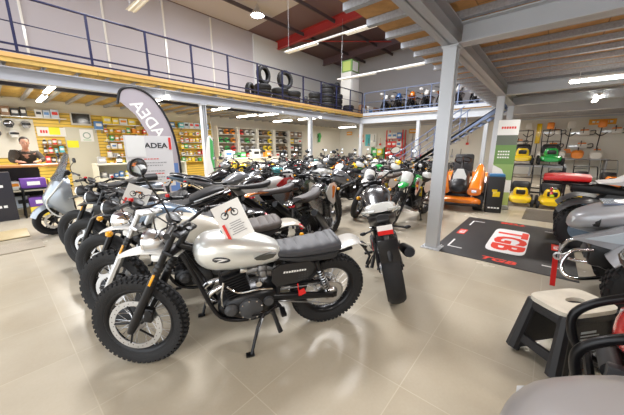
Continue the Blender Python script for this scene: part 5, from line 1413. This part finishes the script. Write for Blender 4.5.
for i, (x, c, w, h) in enumerate(((7.3, WHTc, .4, .35), (8.1, GRNc, .3, .25), (8.9, WHTc, .45, .4), (9.7, ORGc, .3, .3))):
    good('box', c, (x, 11.5, 1.006), w, .3, h, ('white carton at the near end of the long desk', 'green carton on the long white desk', 'large white carton in the middle of the long desk', 'orange carton at the far end of the long desk')[i], 'box', None)
# green flag by the first pillar
root = thing('beach_flag', 'small green and white feather flag beside the first gallery pillar', 'flag', (4.45, 8.0, 0))
b = MB(); b.prism([(.16, .55), (.16, 1.7), (.08, 1.86), (-.02, 1.8), (-.1, 1.4), (-.12, .9), (-.12, .55)], -.004, .004); o = b.build('flag_cloth', WHTP, root, angle=20)
b = MB(); b.prism([(.15, .6), (.15, 1.68), (.05, 1.8), (.03, 1.2)], -.0056, -.0046); b.build('green_print', GC[GRNc], o)
b = MB(); b.tube([(.17, 0, 0), (.17, 0, 1.75)], .012, 6); b.tube([(-.1, 0, .012), (.4, 0, .012)], .012, 6); b.tube([(.17, -.25, .012), (.17, .25, .012)], .012, 6); b.build('pole', BLKM, root)

def person():
    root = thing('person', 'person in a dark brown jacket leaning on the shop counter', 'person', (.62, 9.98, 0))
    SK = mat('skin', (.52, .28, .19), .55); JK = mat('dark_brown_jacket', (.055, .045, .035), .8); TR = mat('dark_trousers', (.03, .035, .05), .85)
    def skinmesh(name, V, E, rad, m, parent, rootv=0, sub=1):
        me = bpy.data.meshes.new(name); me.from_pydata(V, E, []); o = bpy.data.objects.new(name, me); COL.objects.link(o); me.materials.append(m)
        md = o.modifiers.new('s', 'SKIN'); md.use_smooth_shade = True
        for i, r in enumerate(rad): me.skin_vertices[0].data[i].radius = (r, r) if not isinstance(r, tuple) else r
        me.skin_vertices[0].data[rootv].use_root = True
        q = o.modifiers.new('u', 'SUBSURF'); q.levels = sub; q.render_levels = sub
        o.parent = parent; return o
    V = [(0, .02, .92), (0, -.02, 1.1), (0, -.12, 1.3), (0, -.2, 1.4), (0, -.27, 1.48), (0, -.31, 1.56),
         (.19, -.19, 1.36), (.28, -.3, 1.19), (.16, -.52, 1.165), (-.19, -.19, 1.36), (-.28, -.3, 1.19), (-.16, -.52, 1.165),
         (.1, .02, .86), (.11, -.01, .48), (.11, .04, .08), (-.1, .02, .86), (-.11, -.01, .48), (-.11, .04, .08), (.11, -.1, .04), (-.11, -.1, .04)]
    E = [(0, 1), (1, 2), (2, 3), (3, 4), (4, 5), (2, 6), (6, 7), (7, 8), (2, 9), (9, 10), (10, 11), (0, 12), (12, 13), (13, 14), (0, 15), (15, 16), (16, 17), (14, 18), (17, 19)]
    skinmesh('body', V, E, [(.15, .11), (.14, .1), (.15, .1), .075, .052, .05, .06, .045, .03, .06, .045, .03, .085, .06, .04, .085, .06, .04, .035, .035], SK, root)
    # hands with fingers on the counter
    for s in (1, -1):
        hv = [(s*.16, -.50, 1.135), (s*.12, -.57, 1.13)]; he = [(0, 1)]; hr = [.03, .034]
        for k2 in range(4):
            i0 = len(hv); a = s*(-.02-.018*k2)
            hv += [(s*.12+.02*s-.014*s*k2, -.60, 1.13), (s*.10+.02*s-.017*s*k2, -.635, 1.125), (s*.09+.02*s-.018*s*k2, -.66+.004*abs(k2-1), 1.115)]
            he += [(1, i0), (i0, i0+1), (i0+1, i0+2)]; hr += [.012, .01, .009]
        i0 = len(hv); hv += [(s*.09, -.545, 1.135), (s*.07, -.58, 1.125)]; he += [(0, i0), (i0, i0+1)]; hr += [.013, .01]
        skinmesh('hand', [(p[0], p[1], p[2]+.03) for p in hv], he, hr, SK, root)
    b = MB(Matrix.Translation((0, -.34, 1.60)) @ Matrix.Rotation(R(12), 4, 'X'))
    b.loft([(-.115, -.055, .045, .04, 2.2, -.02), (-.09, -.085, .06, .058, 2.2), (-.03, -.1, .085, .07, 2.2), (.04, -.098, .1, .077, 2.2), (.09, -.08, .09, .07, 2.1), (.125, -.04, .05, .04, 2)], n=18, k=3, M=Matrix(((0, 1, 0, 0), (0, 0, 1, 0), (1, 0, 0, 0), (0, 0, 0, 1))))
    b.loft([(-.03, -.125, -.09, .018, 2), (.0, -.115, -.09, .013, 2), (.03, -.102, -.09, .01, 2)], n=8, M=Matrix(((0, 1, 0, 0), (0, 0, 1, 0), (1, 0, 0, 0), (0, 0, 0, 1))))
    for s in (-1, 1): b.ball((s*.078, .0, 0), .025, 8, sc=(.4, 1, 1.3))
    hd = b.build('head', SK, root, angle=80)
    Mh = Matrix.Translation((0, -.34, 1.60)) @ Matrix.Rotation(R(12), 4, 'X')
    for s in (-1, 1):
        b = MB(Mh); b.ball((s*.03, -.094, .02), .01, 8); b.build('eye', INK, hd)
    b = MB(Mh); b.box((0, -.097, -.062), (.045, .01, .008), bev=.003); b.build('mouth', mat('lips', (.4, .15, .12), .5), hd)
    b = MB(Mh); b.ball((0, .022, .055), .105, 14, sc=(.86, .98, .92)); b.build('hair', mat('dark_hair', (.03, .02, .015), .8), root)
    V2 = V[:4]+V[6:12]; E2 = [(0, 1), (1, 2), (2, 3), (2, 4), (4, 5), (5, 6), (2, 7), (7, 8), (8, 9)]
    V2[6] = (.19, -.46, 1.17); V2[9] = (-.19, -.46, 1.17)
    skinmesh('jacket', V2, E2, [(.18, .135), (.175, .13), (.18, .13), .085, .085, .066, .05, .085, .066, .05], JK, root)
    V3 = [(0, .02, .92)]+V[12:18]
    skinmesh('trousers', V3, [(0, 1), (1, 2), (2, 3), (0, 4), (4, 5), (5, 6)], [(.16, .12), .1, .075, .06, .1, .075, .06], TR, root)
    for s in (-1, 1):
        b = MB(); b.loft([(-.17, 0, .06, .04, 2.4, 0), (-.05, 0, .09, .05, 2.4, 0), (.08, 0, .1, .045, 2.4, 0)], n=12, k=2, axis='y', M=Matrix.Translation((s*.11, 0, 0))); b.build('shoe', BLK, root)
person()

# ------------------------------------------------------------------ far wall: tools and signs
SAWO = mat('tool_orange', (.9, .28, .03), .4); SAWW = mat('tool_white', (.78, .76, .72), .4)
def chainsaw(label, y, z, sc=1.0, x=19.78):
    root = thing('wall_chainsaw' if False else 'hanging_chainsaw', label, 'chainsaw', (x, y, z), (0, 0, R(90)))
    b = MB(); b.box((0, 0, 0), (.3*sc, .2, .2*sc), bev=.04); o = b.build('motor_body', SAWW, root)
    b = MB(); b.box((.02, -.02, .1*sc), (.26*sc, .19, .1*sc), bev=.03); b.build('top_cover', SAWO, root)
    b = MB(); b.tube(sm([(-.12*sc, 0, .08), (-.3*sc, 0, .1*sc), (-.3*sc, 0, -.05), (-.12*sc, 0, -.08)], 4), .02, 6); b.build('rear_handle', BLK, root)
    b = MB(); b.tube(sm([(.06, -.1, -.05), (.06, -.12, .2*sc), (.06, .1, .2*sc), (.06, .1, 0)], 4), .014, 6); b.build('front_handle', BLK, root)
    b = MB(); pts = [(.1, -.045), (.4*sc, -.04), (.45*sc, 0), (.4*sc, .04), (.1, .045)]; b.prism(pts, -.008, .008); b.build('guide_bar', ALU, root)
for i, (y, z) in enumerate(((1.5, 1.75), (.0, 2.25), (-1.1, 2.2), (-2.2, 2.25), (-3.3, 2.2), (.0, 1.55), (-1.1, 1.55))):
    chainsaw(('orange and white chainsaw beside the tall orange pole', 'orange and white chainsaw, first of the upper row from the tall pole', 'orange and white chainsaw, second of the upper row from the tall pole', 'orange and white chainsaw under the orange sign', 'orange and white chainsaw past the orange sign', 'orange and white chainsaw, lower row, closer to the tall pole', 'orange and white chainsaw, lower row, under the orange sign')[i], y, z, 1.2)
def wall_tool(label, y, z0, z1, m):
    root = thing('pole_saw', label, 'pole saw', (19.82, y, 0)); b = MB(); b.box((0, 0, (z0+z1)/2), (.06, .22, z1-z0), bev=.02); b.build('sheath', m, root)
    b = MB(); b.tube([(0, 0, .01), (0, 0, z0)], .02, 8); b.build('shaft', BLKM, root)
    b = MB(); b.box((0, 0, .7), (.1, .12, .2), bev=.03); b.build('motor', SAWW, root)
wall_tool('tall orange pole tool against the white wall, the longer one', .72, 1.7, 2.75, P_YELLOW); wall_tool('shorter orange pole tool against the white wall', 2.3, 1.6, 2.3, P_YELLOW)
for i, (y, z, w, h, lab) in enumerate(((-1.65, 2.72, .95, .26, 'orange sign board above the chainsaws'), (7.69, 2.62, .5, .3, 'orange sign board high on the far wall near the staircase'), (13.0, 2.62, .5, .28, 'orange sign board in the far corner under the gallery'), (11.9, 2.4, .4, .26, 'small orange sign beside the teal poster'))):
    sg = thing('sign_board', lab, 'sign', (19.87, y, z), (0, 0, R(-90)))
    b = MB(); b.box((0, 0, 0), (w, .03, h), bev=.004); so = b.build('panel', mat('sign_orange', (.92, .42, .02), .5), sg)
    b = MB()
    for q in range(5): b.box((-w*.32+q*w*.16, -.017, 0), (w*.11, .004, h*.36))
    b.build('white_lettering', WHTP, so)
pw = thing('mounted_poster', 'teal and white poster on the far wall beside the third pillar', 'poster', (19.88, 11.0, 2.05), (0, 0, R(-90)))
b = MB(); b.box((0, 0, 0), (1.0, .02, .95)); po = b.build('sheet', WHTP, pw)
b = MB(); b.box((-.25, -.012, 0), (.45, .004, .9)); b.build('teal_print', GC[TEAc], po)
rk = thing('display_rack', 'tall red display rack with coloured packs against the far wall', 'rack', (19.4, 8.7, 0))
for yy in (-.6, .6):
    for xx in (-.25, .25):
        b = MB(); b.box((xx, yy, 1.35), (.06, .06, 2.7)); b.build('post', RED, rk)
for z in (.3, .9, 1.5, 2.1):
    b = MB(); b.box((0, 0, z-.015), (.5, 1.2, .03)); b.build('shelf', RED, rk)
for z, c1, lab in ((.9, [REDc], 'red'), (1.5, [WHTc, REDc], 'lighter'), (2.1, [BLUc, WHTc], 'blue and white')):
    fill(8.15, 9.25, 19.4, z, ['box'], c1, [.34], [.42], f'{lab} pack on the tall red rack', 'box', f'{lab} packs on the red rack', along='y', d=.3, off=.08)
rk = thing('display_rack', 'low green display rack beside the red one', 'rack', (19.4, 10.0, 0))
for z in (.3, .9):
    b = MB(); b.box((0, 0, z-.015), (.5, 1.0, .03)); b.build('shelf', GC[GRNc], rk)
for yy in (-.5, .5):
    b = MB(); b.box((0, yy, .75), (.5, .05, 1.5)); b.build('side_panel', GC[GRNc], rk)
fill(9.55, 10.45, 19.4, .9, ['box'], [GRNc, YELc], [.4], [.5], 'green pack on the low green rack', 'box', 'packs on the green rack', along='y', d=.3, off=.08)
# hand tools hung on the white wall
def hang_tool(label, y, z, kind, group, x=19.9):
    root = thing('hanging_tool', label, 'tool', (x, y, z), (0, 0, R(-90)), group)
    b = MB(); b.tube([(0, -.05, -.22), (0, -.05, .2)], .016, 6); b.build('handle', BLKM if kind else OW, root)
    b = MB(); b.box((0, -.05, -.28), (.16, .03, .14), bev=.01); b.build('head', STL if kind else GC[REDc], root)
for i in range(16):
    hang_tool('dark hand tool hanging on the white far wall', 4.15+i*.5, 2.0+.25*(i % 2), i % 3, 'tools on the far wall')
for i in range(9):
    hang_tool('dark hand tool hanging low on the white far wall', 4.46+.52*i, 1.2, (i+1) % 3, 'lower tools on the far wall')
gt = thing('garden_blower', 'green garden tool hanging on the white wall under the gallery', 'tool', (17.0, 13.98, 2.3))
b = MB(); b.tube(sm([(0, -.06, .25), (.08, -.08, .0), (.0, -.08, -.4)], 4), [.14]*5+[.1]*4, 10); b.build('body', GC[GRNc], gt); b = MB(); b.tube([(-.1, -.1, .1), (-.25, -.1, -.1)], .02, 6); b.build('handle', BLK, gt)
hb = thing('workbench', 'long workbench under the chainsaws with white machines on it', 'workbench', (19.3, -.6, 0))
b = MB(); b.box((0, 0, .92), (.9, 3.0, .06)); b.build('bench_top', GRYP, hb)
for s in (-1, 1):
    b = MB(); b.box((0, s*1.4, .45), (.8, .06, .9)); b.build('leg', GRYP, hb)
for i, (y, m, lab) in enumerate(((.4, SAWW, 'white machine on the workbench, nearest the tall pole'), (-.3, SAWW, 'white machine in the middle of the workbench'), (-.95, SAWO, 'orange blower on the workbench'), (-1.6, SAWW, 'white machine at the end of the workbench'))):
    r2 = thing('bench_machine', lab, 'machine', (19.1, y, .951)); b = MB(); b.loft([(-.2, 0, .3, .2, 3), (0, 0, .42, .24, 3), (.2, 0, .36, .2, 3)], n=14, k=2); b.build('housing', m, r2)
    b = MB(); b.tube(sm([(-.1, 0, .38), (-.05, 0, .52), (.1, 0, .52), (.14, 0, .38)], 3), .02, 6); b.build('handle', BLK, r2)

# ------------------------------------------------------------------ gallery goods: tyres, boxes
_ty = {}
def tyre(label, loc, rot, Rw=.33, hw=.07, group=None):
    key = (Rw, hw)
    if key in _ty:
        o = _ty[key].copy(); COL.objects.link(o)
    else:
        b = MB(); ri = Rw*.62
        b.lathe([(ri, -.7*hw), (ri+.03, -hw), (Rw-.03, -hw), (Rw, -.6*hw), (Rw, .6*hw), (Rw-.03, hw), (ri+.03, hw), (ri, .7*hw), (ri+.02, .6*hw), (Rw-.03, .55*hw), (Rw-.03, -.55*hw), (ri+.02, -.6*hw)], axis='z', n=36, closed=True)
        for i in range(30):
            a = 2*PI*i/30
            for zz in (-.35, .35): b.box((Rw*math.cos(a), Rw*math.sin(a), zz*hw), (.024, .045, hw*.5), rot=(0, 0, a))
        o = b.build('tyre', RUB, None); _ty[key] = o
    o.location = loc; o.rotation_euler = rot; tag(o, label, 'tyre', group); return o
ZD = 3.302
def stackt(x, y, n, Rw, hw, label, group):
    for i in range(n): tyre(label, (x+rng.uniform(-.02, .02), y+rng.uniform(-.02, .02), ZD+hw+.002+i*(2*hw+.004)), (0, 0, rng.uniform(0, 3)), Rw, hw, group)
def stand(x, y, label, Rw=.34, hw=.09, yaw=0, z=ZD): tyre(label, (x, y, z+Rw+.012), (R(90), 0, R(yaw)), Rw, hw)
stackt(7.75, 9.3, 3, .34, .11, 'tyre in the low stack under the first standing tyre', 'tyres in the first low stack')
stand(7.8, 9.3, 'upright tyre balanced on the first low stack behind the railing', .36, .1, 10, ZD+.68)
stand(7.0, 9.15, 'smaller upright tyre leaning beside the first low stack', .3, .09, 25)
stackt(8.75, 9.35, 3, .36, .11, 'tyre in the second low stack behind the railing', 'tyres in the second low stack'); stackt(9.56, 9.4, 3, .36, .11, 'tyre in the low stack just past the second standing tyre', 'tyres in the third low stack')
stand(9.1, 9.4, 'upright tyre balanced across two low stacks', .38, .11, -8, ZD+.7)
stand(10.15, 9.1, 'tyre leaning low by the railing between the stacks', .26, .08, 40)
stackt(10.9, 9.2, 3, .3, .13, 'tyre in the pale short stack behind the railing', 'tyres in the short stack')
stackt(11.95, 9.2, 6, .34, .11, 'tyre in the tallest tyre stack behind the railing', 'tyres in the tallest stack')
stackt(12.85, 9.3, 4, .32, .12, 'tyre in the stack next to the tallest one', 'tyres in the stack beside the tallest')
stand(12.9, 9.3, 'upright tyre on the stack next to the tallest one', .3, .1, 20, ZD+.98)
stackt(13.7, 9.1, 2, .3, .12, 'tyre in the low stack by the corner of the railing', 'tyres by the corner')
bxx = thing('storage_box', 'tall pale cabinet on the gallery behind the tyre stacks', 'cabinet', (14.6, 9.6, ZD))
b = MB(); b.box((0, 0, 1.2), (.9, .7, 2.4), bev=.01); o = b.build('body', mat('pale_cabinet', (.62, .62, .60), .5), bxx)
b = MB(); b.box((0, -.36, 1.7), (.7, .02, .7)); b.build('door_panel', WHT, o)
bx2 = thing('advertising_cube', 'green and white printed cube on top of the pale cabinet', 'display cube', (14.6, 9.6, ZD+2.4))
b = MB(); b.box((0, 0, .33), (.78, .68, .64), bev=.008); o = b.build('cube_body', GRN, bx2)
b = MB(); b.box((-.02, -.345, .33), (.55, .006, .5)); b.build('white_print', WHTP, o)
b = MB(); b.box((-.395, 0, .33), (.006, .5, .5)); b.build('side_print', mat('lime_print', (.45, .55, .16), .6), o)
for i, (x, c) in enumerate(((15.4, BRNc), (16.2, WHTc), (17.0, BRNc))):
    good('box', c, (x, 9.3, ZD), .6, .5, .7, ('brown carton on the gallery next to the pale cabinet', 'white carton on the gallery past the pale cabinet', 'brown carton on the gallery by the end wall')[i], 'box', None)
oc = thing('heater_cabinet', 'tall black and orange cabinet on the end gallery behind the dirt bikes', 'cabinet', (17.4, 4.4, ZD))
b = MB(); b.box((0, 0, .85), (.5, .42, 1.7), bev=.02); o = b.build('body', BLK, oc); b = MB(); b.box((-.255, 0, .8), (.02, .3, 1.1)); b.build('orange_front', SAWO, o)

# things on the floor before the counter
bp = thing('display_stand', 'black display panel with white lettering standing before the counter', 'panel', (-.05, 8.55, 0))
b = MB(); b.box((0, 0, .5), (.55, .3, 1.0), bev=.01); o = b.build('panel', mat('black_laminate', (.025, .025, .035), .4), bp)
for z in (.72, .3):
    b = MB()
    for i in range(4): b.box((-.12+i*.08, -.152, z), (.055, .004, .05))
    b.build('white_lettering', WHTP, o)
lt = thing('low_table', 'low black table with purple and yellow cartons before the glass counter', 'table', (.75, 8.6, 0))
b = MB(); b.box((0, 0, .62), (.85, .4, .03)); b.build('table_top', BLK, lt)
for sx in (-1, 1):
    for sy in (-1, 1): b = MB(); b.tube([(sx*.38, sy*.17, .605), (sx*.42, sy*.18, 0)], .018, 6); b.build('leg', BLKM, lt)
PUR = mat('purple_carton', (.16, .06, .34), .5)
def carton(m, loc, d, lab):
    b = MB(); b.box((0, 0, d[2]/2), d, bev=.006); b.box((0, -d[1]/2-.001, d[2]*.5), (d[0]*.5, .003, d[2]*.4), mi=1); o = b.build('carton', [m, WHTP]); o.location = loc; tag(o, lab, 'carton')
carton(PUR, (.55, 8.6, .637), (.4, .3, .2), 'purple carton on the low black table'); carton(GC[YELc], (.97, 8.6, .637), (.36, .3, .16), 'yellow carton on the low black table')
carton(GC[YELc], (.62, 8.6, .002), (.4, .3, .22), 'yellow carton on the floor under the low black table'); carton(PUR, (.62, 8.6, .225), (.4, .3, .2), 'purple carton stacked under the low black table')
b = MB(); b.box((0, 0, .012), (.8, .7, .024), bev=.004); o = b.build('duckboard', node_slat('pale_duckboard', (.45, .36, .2))); o.location = (-.15, 6.95, 0); tag(o, 'pale slatted board on the tiles before the counter', 'board')
b = MB(); b.box((0, 0, .008), (.7, .55, .016), bev=.004); o = b.build('door_mat', mat('beige_mat', (.36, .31, .24), .9, bump=.4, bscale=150)); o.location = (0, 6.0, 0); tag(o, 'beige mat on the tiles beside the scooter front wheel', 'floor mat')
def sheet_at(label, o, az, roll, back=.2):
    rt = Vector((math.sin(az), -math.cos(az), 0)); away = Vector((math.cos(az), math.sin(az), 0)); upv = (Vector((0, 0, 1))+away*back-rt*roll).normalized()
    yv = upv.cross(rt).normalized(); rt = yv.cross(upv)
    M = Matrix(((rt.x, yv.x, upv.x, o[0]), (rt.y, yv.y, upv.y, o[1]), (rt.z, yv.z, upv.z, o[2]), (0, 0, 0, 1)))
    sheet(label, M)
sheet_at('white price sheet with a bike picture propped on the silver fuel tank', (1.02, 1.50, .905), R(56), .42)
sheet_at('white price sheet tilted on the slate blue motorcycle', (.72, 2.72, .93), R(74), -.5)

def trimmer(label, y, m, x=19.75):
    root = thing('hanging_trimmer', label, 'trimmer', (x, y, 0))
    b = MB(); b.tube([(0, 0, 2.55), (0, .05, 1.3)], .022, 8); b.build('shaft', BLKM, root)
    b = MB(); b.box((0, 0, 2.6), (.3, .3, .34), bev=.06); b.build('motor', m, root)
    b = MB(); b.tube(sm([(-.02, -.22, 2.2), (-.06, 0, 2.05), (-.02, .22, 2.2)], 4), .02, 6); b.build('handle', BLK, root)
    b = MB(); b.prism([(-.2, 1.2), (.2, 1.2), (.1, 1.42), (-.1, 1.42)], -.08, .08, plane='yz'); b.build('guard', SAWO, root)
for i, (y, m) in enumerate(((1.15, SAWW), (.25, SAWO), (-.55, SAWW), (-1.65, SAWO), (-2.8, SAWW))):
    trimmer(('grass trimmer with white motor beside the tall orange pole', 'grass trimmer with orange motor, past the tall orange pole', 'grass trimmer with white motor between the first chainsaws', 'grass trimmer with orange motor beneath the orange sign board', 'grass trimmer with white motor at the end of the tool wall')[i], y, m, 19.5)
# ------------------------------------------------------------------ price sheets on the front bikes
# ------------------------------------------------------------------ light and camera
w = bpy.data.worlds.new('world'); scene.world = w; w.use_nodes = True
bg = w.node_tree.nodes['Background']; bg.inputs[0].default_value = (.93, .97, 1, 1); bg.inputs[1].default_value = 2.4
for (x, y, z, en) in ((2.0, 5.0, 6.5, 420), (8.0, 5.5, 6.5, 420)):
    pass
for (p, lab) in LMP:
    area('tube_and_fill_light', (p[0], p[1], p[2]-.05), (0, 0, 0), .15, 1.4, 45 if p[1] < 2 else 60)
area('tube_and_fill_light', (11.9, -.76, 2.84), (0, 0, 0), 1.4, .15, 26)
for (x, y) in ((.5, -1.6), (3.4, -1.6), (-2, -.5)):  # fill lights added out of view to brighten the near aisle, without fixtures
    tube_lamp('x', x, y, 2.7, L=1.45, drop=.36) if False else area('tube_and_fill_light', (x, y, 2.72), (0, 0, 0), .15, 1.4, 45)
area('hall_light', (9.0, 8.6, 7.6), (0, 0, 0), 2, 2, 450, (.98, .98, 1))
area('hall_light', (3.0, 5.5, 7.6), (0, 0, 0), 2, 2, 500, (.98, .98, 1))
area('hall_light', (9.0, 4.5, 7.6), (0, 0, 0), 2, 2, 500, (.98, .98, 1))
cam = bpy.data.cameras.new('camera'); co = bpy.data.objects.new('camera', cam); COL.objects.link(co); scene.camera = co
cam.sensor_width = 36; cam.lens = 274/624*36; cam.clip_start = .02; cam.clip_end = 100
a, p = R(40.7), R(12.4)
fw = Vector((math.cos(a)*math.cos(p), math.sin(a)*math.cos(p), -math.sin(p)))
co.location = (0, 0, 1.5); co.rotation_euler = fw.to_track_quat('-Z', 'Y').to_euler()
vs = scene.view_settings; vs.view_transform = 'Standard'; vs.look = 'None'; vs.gamma = 1; vs.use_curve_mapping = False; vs.exposure = 0.2
scene.cycles.use_denoising = True; scene.cycles.caustics_reflective = False; scene.cycles.caustics_refractive = False; scene.cycles.max_bounces = 6; scene.cycles.diffuse_bounces = 4; scene.cycles.glossy_bounces = 3; scene.cycles.sample_clamp_indirect = 6
